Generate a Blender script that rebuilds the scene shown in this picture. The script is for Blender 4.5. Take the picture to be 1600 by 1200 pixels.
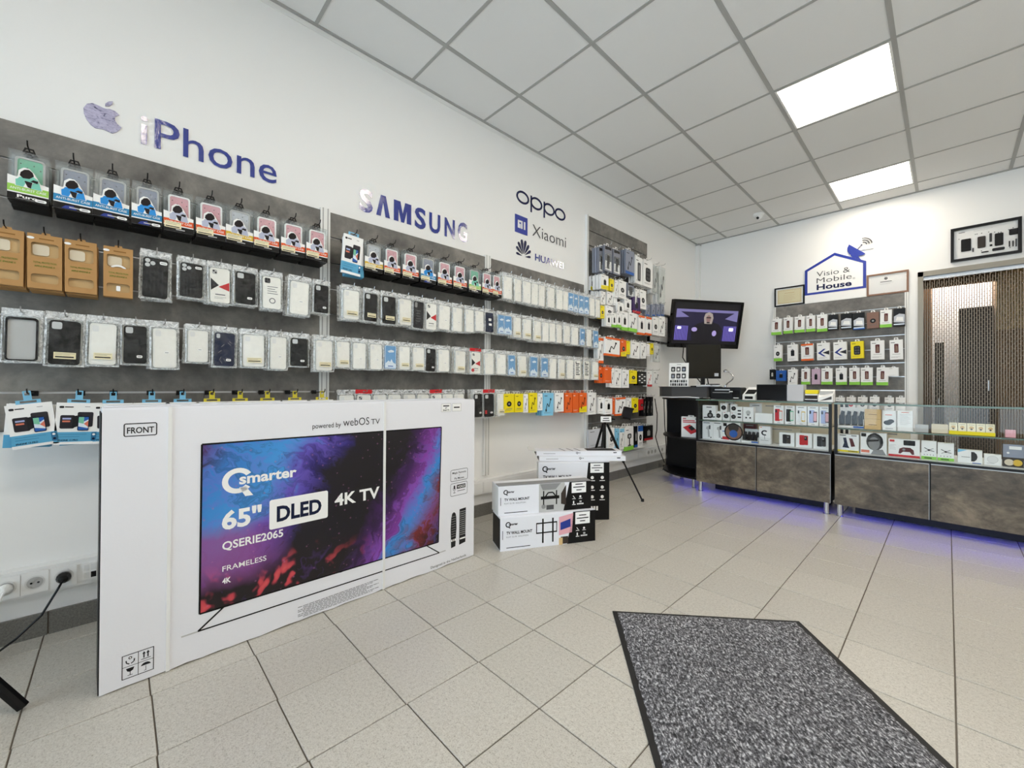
import bpy, math, random
from math import pi, sin, cos, radians
from mathutils import Matrix, Vector

# ------------------------------------------------------------------ camera, world, exposure
for o in list(bpy.data.objects):
    bpy.data.objects.remove(o, do_unlink=True)
SC = bpy.context.scene
COL = SC.collection
random.seed(7)
H = 2.96            # ceiling height
BACK = 5.07         # back wall plane (y); the left wall is x = 0
cam_d = bpy.data.cameras.new('camera')
cam = bpy.data.objects.new('camera', cam_d)
COL.objects.link(cam)
cam_d.sensor_fit = 'HORIZONTAL'
cam_d.sensor_width = 36
cam_d.lens = 647.31 * 36 / 1600
cam_d.clip_start = 0.02
R_, F_, U_ = (0.689151, 0.724597, 0.0056), (-0.724618, 0.689123, 0.0062), (0.000633, -0.00833, 0.999965)
cam.matrix_world = Matrix(((R_[0], U_[0], -F_[0], 2.4099), (R_[1], U_[1], -F_[1], -0.773), (R_[2], U_[2], -F_[2], 0.968), (0, 0, 0, 1)))
SC.camera = cam
world = bpy.data.worlds.new('overcast_sky')
SC.world = world
world.use_nodes = True
bg = world.node_tree.nodes['Background']
bg.inputs[0].default_value = (0.72, 0.86, 1.0, 1)
bg.inputs[1].default_value = 3.8
LED_POWER = 10.0
SC.view_settings.view_transform = 'Standard'
SC.view_settings.look = 'None'
SC.view_settings.exposure = 0.5
SC.view_settings.gamma = 1
SC.view_settings.use_curve_mapping = False
try:
    SC.cycles.transparent_max_bounces = 24
    SC.cycles.max_bounces = 10
    SC.cycles.diffuse_bounces = 5
except Exception:
    pass

# ------------------------------------------------------------------ materials
MATS = {}
def lin(c):
    if isinstance(c, str):
        c = tuple(int(c[i:i + 2], 16) / 255 for i in (0, 2, 4))
    return tuple((x / 12.92 if x <= 0.04045 else ((x + 0.055) / 1.055) ** 2.4) for x in c) + (1,)
def new_mat(name):
    m = bpy.data.materials.new(name)
    m.use_nodes = True
    MATS[name] = m
    nt = m.node_tree
    return m, nt, nt.nodes['Principled BSDF']
def plain(name, col, rough=.5, metal=0, spec=.5, bump=0, bscale=40, coat=0):
    m, nt, b = new_mat(name)
    b.inputs['Base Color'].default_value = lin(col)
    b.inputs['Roughness'].default_value = rough
    b.inputs['Metallic'].default_value = metal
    b.inputs['Specular IOR Level'].default_value = spec
    b.inputs['Coat Weight'].default_value = coat
    if bump:
        tc = nt.nodes.new('ShaderNodeTexCoord'); n = nt.nodes.new('ShaderNodeTexNoise'); bp = nt.nodes.new('ShaderNodeBump')
        n.inputs['Scale'].default_value = bscale; bp.inputs['Strength'].default_value = bump; bp.inputs['Distance'].default_value = .004
        nt.links.new(tc.outputs['Object'], n.inputs['Vector']); nt.links.new(n.outputs['Fac'], bp.inputs['Height']); nt.links.new(bp.outputs['Normal'], b.inputs['Normal'])
    return m
def emis(name, col, s):
    m, nt, b = new_mat(name)
    b.inputs['Base Color'].default_value = (0, 0, 0, 1)
    b.inputs['Emission Color'].default_value = lin(col)
    b.inputs['Emission Strength'].default_value = s
    return m
def ramp(nt, fac, stops):
    r = nt.nodes.new('ShaderNodeValToRGB')
    e = r.color_ramp.elements
    while len(e) < len(stops):
        e.new(0.5)
    for k, (p, c) in enumerate(stops):
        e[k].position = p; e[k].color = lin(c)
    nt.links.new(fac, r.inputs[0])
    return r
def noise(nt, scale, detail=4, vec=None, rough=.55, dist=0, coord='Object', stretch=None):
    n = nt.nodes.new('ShaderNodeTexNoise')
    n.inputs['Scale'].default_value = scale; n.inputs['Detail'].default_value = detail
    n.inputs['Roughness'].default_value = rough; n.inputs['Distortion'].default_value = dist
    if vec is None:
        vec = nt.nodes.new('ShaderNodeTexCoord').outputs[coord]
    if stretch:
        mp = nt.nodes.new('ShaderNodeMapping'); mp.inputs['Scale'].default_value = stretch
        nt.links.new(vec, mp.inputs['Vector']); vec = mp.outputs[0]
    nt.links.new(vec, n.inputs['Vector'])
    return n
def mixc(nt, fac, a, b, mode='MIX'):
    n = nt.nodes.new('ShaderNodeMix'); n.data_type = 'RGBA'; n.blend_type = mode
    def put(sock, v):
        if hasattr(v, 'is_output'): nt.links.new(v, sock)
        elif isinstance(v, (int, float)): sock.default_value = v
        else: sock.default_value = lin(v)
    put(n.inputs[0], fac); put(n.inputs[6], a); put(n.inputs[7], b)
    return n.outputs[2]
def math_(nt, op, a, b=0.0, clamp=False):
    n = nt.nodes.new('ShaderNodeMath'); n.operation = op; n.use_clamp = clamp
    for i, v in enumerate((a, b)):
        if hasattr(v, 'is_output'): nt.links.new(v, n.inputs[i])
        else: n.inputs[i].default_value = v
    return n.outputs[0]

PAL = {  # plain print, card and plastic colours
 'W': ('f2f2f0', .45), 'W2': ('e4e4e2', .5), 'K': ('0a0a0c', .4), 'K2': ('1c1c20', .45), 'gloss_black': ('08080a', .12), 'Y': ('f0dc1e', .45), 'O': ('e8682a', .45), 'L': ('86c6e6', .45),
 'S': ('8e94a4', .3), 'blister_grey': ('7e828e', .3), 'B': ('86675a', .45), 'I': ('cbb0c4', .45), 'olive_screen': ('1c1a12', .2), 'S2': ('c4c8cf', .35), 'G': ('8ed04c', .45), 'R': ('c4262c', .45), 'N': ('2a5fb0', .4), 'P': ('3a2458', .4), 'C': ('efe6c8', .55), 'T': ('e8ecec', .25),
 'gold': ('d8b43c', .45), 'burst_blue': ('2f86b8', .4), 'burst_orange': ('dc5a28', .45), 'burst_green': ('9cd05a', .45), 'fig_dark': ('1c1418', .5), 'fig_blue': ('2f8fd8', .5), 'fig_grey': ('b8bcd0', .5), 'fig_mint': ('7cc8b4', .5),
 'kraft': ('b48a58', .75), 'kraft_dark': ('8a6232', .8), 'kraft_in': ('c8a878', .7), 'green_ink': ('5c7a28', .6), 'navy': ('18203a', .25), 'case_white': ('f1efe8', .35), 'case_black': ('060607', .35),
 'cam_grey': ('c9cbcc', .3), 'label_cream': ('ece2bc', .5), 'ink': ('1e1e22', .5), 'ink_grey': ('6a6a6e', .5), 'blue_pack': ('5aa6cc', .4), 'blue_dark': ('2f6f98', .4), 'wallet_dark': ('2a282e', .5),
 'mint': ('7cc4a4', .35), 'coral': ('d87860', .35), 'sky_art': ('6f9fcc', .4), 'ice': ('dce8f2', .4), 'brown_pack': ('8a6a58', .45), 'maroon': ('5a2024', .4), 'pink': ('e0a8b0', .45), 'lilac': ('a8b4dc', .4),
 'beige': ('d8ccb4', .6), 'tan': ('d8b884', .65), 'skin_print': ('8a6a5a', .5), 'grey': ('8c8c8c', .5), 'grey_lt': ('b8b8b6', .5), 'grey_dk': ('4a4a4c', .5), 'blue_ink': ('2a3c8c', .45), 'clip_yellow': ('d8c83c', .4), 'clip_blue': ('7cbcdc', .4), 'steel': ('b8b8b8', .3), 'paper': ('f6f5f2', .6),
}
def M(k):
    if k in MATS: return MATS[k]
    c, r = PAL[k]
    return plain(k, c, r, 1.0 if k == 'steel' else 0, .25)

# ------------------------------------------------------------------ mesh helpers
# things on a wall or shelf are modelled in a local frame: x to the right as seen, y away from the viewer, z up
GL = {}
def glyphs(s, bold=0.0, shear=0.0):
    key = (s, bold, shear)
    if key not in GL:
        cu = bpy.data.curves.new('lettering_curve', 'FONT')
        cu.body = s; cu.size = 1; cu.offset = bold; cu.shear = shear; cu.resolution_u = 3; cu.fill_mode = 'FRONT'
        ob = bpy.data.objects.new('lettering_curve', cu)
        me = bpy.data.meshes.new_from_object(ob)
        vs = [(v.co.x, v.co.y) for v in me.vertices]; fs = [tuple(p.vertices) for p in me.polygons]
        bpy.data.objects.remove(ob); bpy.data.curves.remove(cu); bpy.data.meshes.remove(me)
        GL[key] = (vs, fs)
    return GL[key]
def rrect(x0, x1, z0, z1, r, n=4):
    p = []
    for cx, cz, a in ((x1 - r, z1 - r, 0), (x0 + r, z1 - r, 90), (x0 + r, z0 + r, 180), (x1 - r, z0 + r, 270)):
        for k in range(n + 1):
            t = radians(a + 90 * k / n); p.append((cx + r * cos(t), cz + r * sin(t)))
    return p
def ell(cx, cz, rx, rz, n=18):
    return [(cx + rx * cos(2 * pi * k / n), cz + rz * sin(2 * pi * k / n)) for k in range(n)]
class MB:
    def __init__(s): s.v = []; s.f = []; s.k = []; s.mk = []
    def mi(s, m):
        if m not in s.mk: s.mk.append(m)
        return s.mk.index(m)
    def add(s, vs, fs, m):
        o = len(s.v); s.v += [tuple(v) for v in vs]; i = s.mi(m)
        for f in fs: s.f.append(tuple(o + a for a in f)); s.k.append(i)
        return s
    def box(s, x0, x1, y0, y1, z0, z1, m):
        return s.add([(x0, y0, z0), (x1, y0, z0), (x1, y1, z0), (x0, y1, z0), (x0, y0, z1), (x1, y0, z1), (x1, y1, z1), (x0, y1, z1)],
              [(0, 1, 5, 4), (1, 2, 6, 5), (2, 3, 7, 6), (3, 0, 4, 7), (4, 5, 6, 7), (3, 2, 1, 0)], m)
    def cbox(s, x0, x1, y0, y1, z0, z1, m, c=.002):   # chamfered vertical edges and top
        b = rrect(x0, x1, y0, y1, c, 1); t = rrect(x0 + c, x1 - c, y0 + c, y1 - c, c, 1); n = len(b)
        vs = [(x, y, z0) for x, y in b] + [(x, y, z1 - c) for x, y in b] + [(x, y, z1) for x, y in t]
        fs = [tuple(range(n - 1, -1, -1)), tuple(range(2 * n, 3 * n))]
        for k in range(n):
            j = (k + 1) % n
            fs += [(k, j, n + j, n + k), (n + k, n + j, 2 * n + j, 2 * n + k)]
        return s.add(vs, fs, m)
    def prism(s, pts, y0, y1, m):
        n = len(pts)
        vs = [(x, y0, z) for x, z in pts] + [(x, y1, z) for x, z in pts]
        return s.add(vs, [tuple(range(n)), tuple(range(2 * n - 1, n - 1, -1))] + [(k, n + k, n + (k + 1) % n, (k + 1) % n) for k in range(n)], m)
    def vprism(s, pts, z0, z1, m):                   # pts are (x, y)
        n = len(pts)
        vs = [(x, y, z0) for x, y in pts] + [(x, y, z1) for x, y in pts]
        return s.add(vs, [tuple(range(n - 1, -1, -1)), tuple(range(n, 2 * n))] + [(k, (k + 1) % n, n + (k + 1) % n, n + k) for k in range(n)], m)
    def flat(s, pts, m, y=-.0006):
        return s.add([(x, y, z) for x, z in pts], [tuple(range(len(pts)))], m)
    def rect(s, x0, x1, z0, z1, m, y=-.0006): return s.flat([(x0, z0), (x1, z0), (x1, z1), (x0, z1)], m, y)
    def rr(s, x0, x1, z0, z1, r, m, y=-.0006): return s.flat(rrect(x0, x1, z0, z1, r), m, y)
    def disc(s, x, z, r, m, y=-.0006, n=18, rz=None): return s.flat(ell(x, z, r, rz or r, n), m, y)
    def ring(s, out, inn, y0, y1, m):
        n = len(out)
        vs = [(x, y0, z) for x, z in out] + [(x, y0, z) for x, z in inn] + [(x, y1, z) for x, z in out] + [(x, y1, z) for x, z in inn]
        fs = []
        for k in range(n):
            j = (k + 1) % n
            fs += [(k, j, n + j, n + k), (2 * n + k, 3 * n + k, 3 * n + j, 2 * n + j), (k, 2 * n + k, 2 * n + j, j), (n + k, n + j, 3 * n + j, 3 * n + k)]
        return s.add(vs, fs, m)
    def outline(s, x0, x1, z0, z1, r, t, m, y=-.0006):
        o = rrect(x0, x1, z0, z1, r); i = rrect(x0 + t, x1 - t, z0 + t, z1 - t, max(r - t, .0005)); n = len(o)
        return s.add([(x, y, z) for x, z in o + i], [(k, (k + 1) % n, n + (k + 1) % n, n + k) for k in range(n)], m)
    def line(s, pts, w, m, y=-.0006):
        for (xa, za), (xb, zb) in zip(pts, pts[1:]):
            dx, dz = xb - xa, zb - za; l = math.hypot(dx, dz) or 1; nx, nz = -dz / l * w / 2, dx / l * w / 2
            s.flat([(xa - nx, za - nz), (xb - nx, zb - nz), (xb + nx, zb + nz), (xa + nx, za + nz)], m, y)
        return s
    def tube(s, path, r, m, n=6):
        P = [Vector(p) for p in path]; rings = []; up = None
        for i, p in enumerate(P):
            t = (P[min(i + 1, len(P) - 1)] - P[max(i - 1, 0)]).normalized()
            if up is None: up = Vector((0, 0, 1)) if abs(t.z) < .9 else Vector((1, 0, 0))
            a = t.cross(up).normalized(); b = a.cross(t).normalized(); up = b
            rr_ = r[i] if isinstance(r, (list, tuple)) else r
            rings.append([p + a * (rr_ * cos(2 * pi * k / n)) + b * (rr_ * sin(2 * pi * k / n)) for k in range(n)])
        vs = [tuple(v) for g in rings for v in g]; fs = [tuple(range(n - 1, -1, -1)), tuple(range(len(vs) - n, len(vs)))]
        for i in range(len(P) - 1):
            for k in range(n):
                j = (k + 1) % n; fs.append((i * n + k, i * n + j, (i + 1) * n + j, (i + 1) * n + k))
        return s.add(vs, fs, m)
    def lathe(s, prof, m, n=20, c=(0, 0, 0), axis='z'):
        vs = []
        for r, z in prof:
            for k in range(n):
                a = 2 * pi * k / n
                q = (r * cos(a), r * sin(a), z) if axis == 'z' else (r * cos(a), z, r * sin(a))
                vs.append((c[0] + q[0], c[1] + q[1], c[2] + q[2]))
        fs = [tuple(range(n)), tuple(range(len(vs) - n, len(vs)))]
        for i in range(len(prof) - 1):
            for k in range(n):
                j = (k + 1) % n; fs.append((i * n + k, i * n + j, (i + 1) * n + j, (i + 1) * n + k))
        return s.add(vs, fs, m)
    def txt(s, t, x, z, h, m, w=None, al='l', bold=0.0, shear=0.0, y=-.0008):
        """lettering with its baseline at z and capitals h high; w fits the width"""
        vs, fs = glyphs(t, bold, shear)
        if not vs: return s
        x0 = min(a for a, b in vs); x1 = max(a for a, b in vs)
        k = h / .729; kx = (w / (x1 - x0)) if w else k; W = (x1 - x0) * kx
        ox = x - (W / 2 if al == 'c' else W if al == 'r' else 0)
        return s.add([(ox + (a - x0) * kx, y, z + b * k) for a, b in vs], fs, m)
    def bar(s, x, z, h, m, w, al='l', y=-.0008):
        """a line of print too small to read"""
        x -= w / 2 if al == 'c' else 0
        return s.rect(x, x + w, z + h * .1, z + h * .85, m, y)
    def mesh(s, name):
        me = bpy.data.meshes.new(name)
        me.from_pydata(s.v, [], s.f)
        for k in s.mk: me.materials.append(M(k))
        me.polygons.foreach_set('material_index', s.k)
        me.update()
        return me
def smooth(me, ang=40):
    me.polygons.foreach_set('use_smooth', [True] * len(me.polygons))
    try: me.set_sharp_from_angle(angle=radians(ang))
    except Exception: pass
    return me
def obj(name, me, parent=None, loc=(0, 0, 0), rot=(0, 0, 0), label=None, scale=None):
    o = bpy.data.objects.new(name, me.mesh(name) if isinstance(me, MB) else me)
    COL.objects.link(o)
    o.location = loc; o.rotation_euler = rot
    if scale: o.scale = scale
    if parent: o.parent = parent
    if label: o['label'] = label
    return o
def tag(o, label, cat, group=None):
    o['label'] = label; o['category'] = cat
    if group: o['group'] = group
    return o
def thing(name, label, cat, loc=(0, 0, 0), rz=0.0, group=None, rot=None, scale=None):
    o = bpy.data.objects.new(name, None)
    COL.objects.link(o)
    o.empty_display_size = .05
    o.location = loc; o.rotation_euler = rot or (0, 0, rz)
    if scale: o.scale = scale
    return tag(o, label, cat, group)
def struct(o):
    o['kind'] = 'structure'
    return o
ORD = 'first second third fourth fifth sixth seventh eighth ninth tenth eleventh twelfth thirteenth fourteenth fifteenth sixteenth seventeenth eighteenth nineteenth twentieth'.split()
LW = pi / 2          # heading of things that hang on the left wall

# ------------------------------------------------------------------ measured places: (centre along the wall, width, top, height, style) in metres
HANG = {
 'A1': [(-1.008,0.096,1.788,0.185,'g'),(-0.898,0.1,1.777,0.181,'b'),(-0.795,0.101,1.783,0.178,'b'),(-0.694,0.092,1.777,0.164,'b'),(-0.594,0.099,1.78,0.175,'o'),(-0.483,0.106,1.785,0.169,'o'),(-0.374,0.107,1.791,0.172,'y'),(-0.265,0.107,1.769,0.163,'o'),(-0.148,0.118,1.772,0.16,'o'),(-0.033,0.106,1.766,0.145,'o')],
 'A2w': [(0.157,0.107,1.799,0.216,'wallet')],
 'A2': [(0.274,0.112,1.785,0.184,'y'),(0.384,0.102,1.783,0.175,'o'),(0.508,0.122,1.795,0.173,'o'),(0.632,0.117,1.773,0.176,'b'),(0.755,0.112,1.77,0.16,'o'),(0.876,0.115,1.779,0.17,'o'),(1.0,0.12,1.783,0.164,'g'),(1.113,0.097,1.78,0.158,'o'),(1.206,0.088,1.779,0.159,'o')],
 'A3': [(1.305,0.104,1.791,0.197,'w'),(1.407,0.093,1.796,0.201,'w'),(1.509,0.099,1.808,0.199,'w'),(1.597,0.071,1.815,0.207,'w'),(1.678,0.083,1.81,0.206,'w'),(1.788,0.127,1.807,0.196,'w'),(1.898,0.083,1.814,0.195,'w'),(1.976,0.069,1.812,0.191,'w'),(2.046,0.06,1.813,0.19,'u'),(2.117,0.073,1.817,0.193,'u'),(2.196,0.064,1.813,0.196,'u'),(2.269,0.071,1.817,0.19,'u'),(2.356,0.079,1.822,0.193,'w'),(2.445,0.088,1.823,0.195,'w')],
 'Bk': [(-1.059,0.067,1.499,0.188,'k'),(-0.968,0.083,1.505,0.194,'k'),(-0.878,0.087,1.508,0.197,'k'),(-0.776,0.084,1.507,0.19,'k')],
 'B1': [(-0.662,0.102,1.524,0.215,'kc'),(-0.545,0.1,1.512,0.177,'kc'),(-0.446,0.094,1.508,0.187,'gr'),(-0.346,0.102,1.505,0.179,'k'),(-0.237,0.098,1.511,0.186,'ring'),(-0.109,0.127,1.525,0.21,'w'),(-0.004,0.083,1.507,0.176,'k')],
 'C1': [(-1.02,0.098,1.222,0.188,'clear'),(-0.915,0.103,1.221,0.199,'kl'),(-0.815,0.094,1.22,0.194,'wl'),(-0.724,0.086,1.218,0.185,'k'),(-0.634,0.096,1.234,0.203,'w'),(-0.521,0.09,1.217,0.168,'w'),(-0.423,0.097,1.223,0.184,'n'),(-0.311,0.118,1.229,0.182,'wl'),(-0.205,0.09,1.237,0.191,'w'),(-0.111,0.096,1.217,0.17,'k'),(0.01,0.143,1.222,0.191,'wl')],
 'D1': [(-1.004,0.112,0.899,0.154,'wallet'),(-0.888,0.111,0.898,0.156,'wallet')],
 'B2': [(0.152,0.13,1.515,0.192,'wl'),(0.266,0.092,1.505,0.19,'kl'),(0.375,0.104,1.519,0.194,'kl'),(0.48,0.104,1.521,0.189,'wl'),(0.574,0.084,1.531,0.203,'kg'),(0.665,0.092,1.504,0.202,'gr'),(0.765,0.106,1.507,0.188,'w'),(0.868,0.096,1.515,0.191,'w'),(0.967,0.087,1.506,0.185,'w'),(1.055,0.086,1.492,0.167,'w'),(1.148,0.086,1.482,0.154,'kn'),(1.232,0.075,1.483,0.156,'u'),(1.325,0.095,1.486,0.153,'u'),(1.423,0.094,1.506,0.182,'wl'),(1.534,0.113,1.511,0.186,'wl'),(1.651,0.114,1.515,0.195,'wl'),(1.749,0.076,1.512,0.19,'w'),(1.828,0.079,1.506,0.183,'w'),(1.917,0.093,1.508,0.186,'w'),(2.021,0.11,1.506,0.18,'w'),(2.134,0.107,1.512,0.188,'w'),(2.244,0.092,1.511,0.182,'u'),(2.341,0.096,1.512,0.185,'w'),(2.444,0.099,1.514,0.192,'u')],
 'C2': [(0.108,0.087,1.188,0.169,'wl'),(0.2,0.091,1.189,0.174,'w'),(0.296,0.089,1.201,0.174,'w'),(0.387,0.09,1.19,0.168,'u'),(0.477,0.085,1.187,0.166,'wl'),(0.573,0.1,1.184,0.164,'wl'),(0.663,0.076,1.192,0.175,'k'),(0.759,0.104,1.187,0.173,'w'),(0.895,0.125,1.192,0.176,'wl'),(1.024,0.12,1.191,0.179,'rg'),(1.145,0.105,1.202,0.181,'w'),(1.254,0.105,1.2,0.178,'w'),(1.367,0.084,1.204,0.182,'u'),(1.48,0.12,1.207,0.188,'wl'),(1.612,0.118,1.206,0.189,'u'),(1.738,0.107,1.207,0.191,'u'),(1.846,0.095,1.212,0.199,'w'),(1.956,0.114,1.213,0.2,'wl'),(2.069,0.097,1.211,0.2,'w'),(2.171,0.103,1.213,0.204,'pt'),(2.304,0.142,1.21,0.204,'pt'),(2.44,0.108,1.213,0.205,'wl')],
 'D2': [(1.048,0.074,0.922,0.197,'k'),(1.147,0.109,0.918,0.21,'krd'),(1.246,0.081,0.921,0.195,'wl')],
 'D3': [(1.337,0.109,0.914,0.14,'Y'),(1.442,0.092,0.913,0.14,'Y'),(1.515,0.051,0.909,0.142,'W'),(1.598,0.099,0.919,0.155,'YW'),(1.68,0.057,0.914,0.136,'W'),(1.779,0.131,0.918,0.185,'L'),(1.917,0.122,0.917,0.159,'W'),(2.04,0.103,0.916,0.17,'OW'),(2.139,0.086,0.915,0.173,'O'),(2.246,0.117,0.915,0.173,'OY'),(2.383,0.134,0.914,0.198,'W'),(2.519,0.102,0.887,0.173,'W')],
}
TALL = {
 'P1': [(2.423,0.076,2.247,0.227,'SKd'),(2.505,0.082,2.277,0.231,'SKd'),(2.62,0.14,2.316,0.241,'SKd'),(2.772,0.135,2.316,0.242,'SKd'),(3.015,0.174,2.367,0.245,'SNc'),(3.195,0.157,2.339,0.284,'WSt'),(3.389,0.211,2.336,0.28,'WKw'),(3.563,0.11,2.326,0.307,'TWc'),(3.708,0.152,2.335,0.421,'TWc')],
 'P2': [(2.365,0.052,1.979,0.126,'WYd'),(2.419,0.049,1.994,0.129,'WYd'),(2.472,0.05,2.009,0.128,'WYd'),(2.565,0.127,2.03,0.136,'WYd'),(2.685,0.073,2.014,0.113,'YYb'),(2.765,0.062,2.015,0.165,'WSc'),(2.876,0.151,2.032,0.175,'WKb'),(3.032,0.14,2.032,0.135,'SKw'),(3.16,0.087,1.998,0.163,'WKc'),(3.281,0.139,2.003,0.2,'WKb')],
 'P3': [(2.362,0.057,1.844,0.099,'WWc'),(2.423,0.057,1.856,0.106,'WWc'),(2.486,0.062,1.864,0.113,'WWc'),(2.569,0.082,1.878,0.123,'WKc'),(2.686,0.116,1.891,0.126,'WKc'),(2.78,0.062,1.897,0.122,'WSn')],
 'P4': [(2.529,0.069,1.734,0.117,'YYb'),(2.647,0.139,1.747,0.1,'WKb'),(2.842,0.125,1.809,0.119,'WKd'),(2.98,0.137,1.866,0.128,'WKd'),(3.146,0.162,1.91,0.169,'PRd')],
 'P4c': [(3.389,0.078,1.861,0.117,'SNc'),(3.509,0.081,1.881,0.123,'SNc'),(3.619,0.084,1.9,0.128,'SNc'),(3.721,0.081,1.917,0.133,'SNc')],
 'P5': [(2.634,0.094,1.673,0.121,'WKd'),(2.728,0.082,1.691,0.138,'WGd'),(2.815,0.083,1.708,0.148,'WGd'),(2.92,0.119,1.727,0.187,'WGd'),(3.078,0.182,1.735,0.192,'WGc'),(3.254,0.145,1.73,0.204,'WOd'),(3.406,0.139,1.731,0.195,'WOd'),(3.561,0.132,1.75,0.2,'WKb'),(3.71,0.15,1.775,0.225,'WKc')],
 'P6': [(2.502,0.092,1.428,0.236,'WOc'),(2.706,0.267,1.447,0.177,'WOc'),(2.898,0.105,1.443,0.165,'OYb'),(2.989,0.067,1.438,0.134,'YYn'),(3.13,0.188,1.441,0.172,'WKc'),(3.291,0.119,1.443,0.167,'WKc'),(3.396,0.076,1.438,0.13,'WSn'),(3.479,0.07,1.451,0.119,'YKb'),(3.6,0.139,1.447,0.195,'TWc')],
 'P7': [(2.511,0.078,1.158,0.152,'OWb'),(2.629,0.134,1.157,0.149,'OOn'),(2.697,0.067,1.153,0.186,'WKc'),(2.801,0.125,1.151,0.189,'WKc'),(2.94,0.136,1.144,0.182,'WSc'),(3.093,0.143,1.142,0.137,'YKb'),(3.27,0.181,1.135,0.147,'KWx'),(3.431,0.111,1.146,0.17,'WRc'),(3.583,0.16,1.151,0.161,'WKc')],
 'P8': [(2.372,0.139,0.917,0.198,'WKc'),(2.516,0.104,0.871,0.152,'WSd'),(2.638,0.133,0.858,0.15,'WKd'),(2.728,0.038,0.862,0.158,'OWn'),(2.849,0.186,0.866,0.179,'WOc'),(3.009,0.093,0.858,0.147,'WYc'),(3.128,0.132,0.856,0.15,'YYb'),(3.264,0.12,0.841,0.115,'RRb')],
 'P8c': [(3.322,0.056,0.866,0.206,'KWc'),(3.396,0.065,0.865,0.208,'KWc'),(3.475,0.067,0.864,0.208,'KWc')],
 'P9': [(2.428,0.241,0.579,0.164,'SDn'),(2.687,0.112,0.573,0.195,'WSb'),(2.792,0.073,0.56,0.195,'LWc'),(2.877,0.089,0.554,0.204,'WLc'),(3.015,0.174,0.564,0.239,'WGp'),(3.144,0.07,0.562,0.219,'KNd'),(3.238,0.107,0.562,0.229,'WNb'),(3.41,0.197,0.552,0.157,'KRd')],
}
BACKROW = {
 'R1': [(1.001,0.107,1.793,0.189,'cardG'),(1.119,0.094,1.798,0.188,'cardG'),(1.233,0.102,1.795,0.183,'cardG'),(1.337,0.087,1.793,0.181,'cardG'),(1.443,0.099,1.791,0.189,'cardG'),(1.542,0.091,1.779,0.169,'blis'),(1.656,0.102,1.778,0.169,'blis'),(1.759,0.1,1.774,0.179,'blisb'),(1.873,0.101,1.764,0.166,'brown'),(1.976,0.095,1.775,0.178,'cardG'),(2.076,0.094,1.777,0.178,'blis')],
 'R2': [(1.017,0.084,1.479,0.189,'bud'),(1.163,0.109,1.476,0.192,'sq'),(1.303,0.12,1.475,0.192,'ora'),(1.453,0.121,1.475,0.191,'blu'),(1.601,0.12,1.474,0.19,'blu'),(1.745,0.111,1.47,0.181,'yel'),(1.908,0.113,1.465,0.194,'win'),(2.051,0.105,1.462,0.198,'win')],
 'R3': [(0.957,0.057,1.191,0.12,'kw'),(1.049,0.107,1.177,0.125,'bl'),(1.165,0.1,1.186,0.179,'wh'),(1.292,0.085,1.192,0.181,'cardG'),(1.388,0.082,1.185,0.172,'pink'),(1.487,0.104,1.191,0.181,'cardG'),(1.612,0.099,1.19,0.183,'cardGw'),(1.724,0.092,1.189,0.182,'cardG'),(1.824,0.101,1.188,0.184,'cardG'),(1.949,0.095,1.186,0.183,'cardG'),(2.031,0.081,1.184,0.089,'cream')],
 'R4': [(1.604,0.083,0.87,0.15,'sm'),(1.697,0.081,0.875,0.15,'smr'),(1.792,0.083,0.878,0.149,'sm'),(1.888,0.08,0.883,0.149,'sm'),(2.0,0.075,0.879,0.141,'sm'),(2.085,0.077,0.881,0.138,'cream')],
}
SHELF = {
 'U1': [(0.852,0.124,0.804,0.135,'cam'),(0.984,0.06,0.827,0.071,'lens'),(1.07,0.053,0.82,0.07,'lens'),(0.937,0.065,0.749,0.072,'lens'),(1.006,0.065,0.749,0.071,'lens'),(1.069,0.05,0.745,0.068,'lens'),(1.124,0.05,0.801,0.135,'three'),(1.196,0.088,0.8,0.13,'bulb'),(1.316,0.138,0.751,0.078,'plain'),(1.429,0.076,0.823,0.154,'phr'),(1.509,0.073,0.824,0.153,'phk'),(1.588,0.076,0.823,0.152,'phw'),(1.667,0.074,0.824,0.153,'phl'),(1.744,0.072,0.824,0.152,'phl')],
 'L1': [(0.825,0.102,0.652,0.161,'therm'),(0.927,0.095,0.654,0.161,'therm'),(1.057,0.158,0.654,0.163,'head'),(1.208,0.133,0.599,0.113,'tray'),(1.325,0.09,0.641,0.157,'curl'),(1.487,0.112,0.598,0.127,'csk'),(1.606,0.113,0.603,0.129,'csr'),(1.723,0.112,0.605,0.131,'csd')],
 'U2': [(1.902,0.152,0.821,0.154,'tray'),(2.029,0.095,0.816,0.153,'kraft'),(2.12,0.076,0.81,0.153,'buds'),(2.203,0.082,0.812,0.153,'white'),(2.286,0.068,0.721,0.054,'grey'),(2.373,0.082,0.729,0.061,'beige'),(2.517,0.203,0.744,0.097,'row5'),(2.68,0.044,0.716,0.047,'pinkbag')],
 'L2': [(1.887,0.132,0.62,0.146,'stand'),(2.033,0.152,0.643,0.173,'face'),(2.196,0.168,0.611,0.147,'pad'),(2.321,0.076,0.612,0.142,'drone'),(2.401,0.08,0.606,0.135,'drone'),(2.51,0.112,0.572,0.104,'fan'),(2.607,0.075,0.555,0.087,'round'),(2.691,0.087,0.625,0.151,'lensbox')],
}

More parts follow.
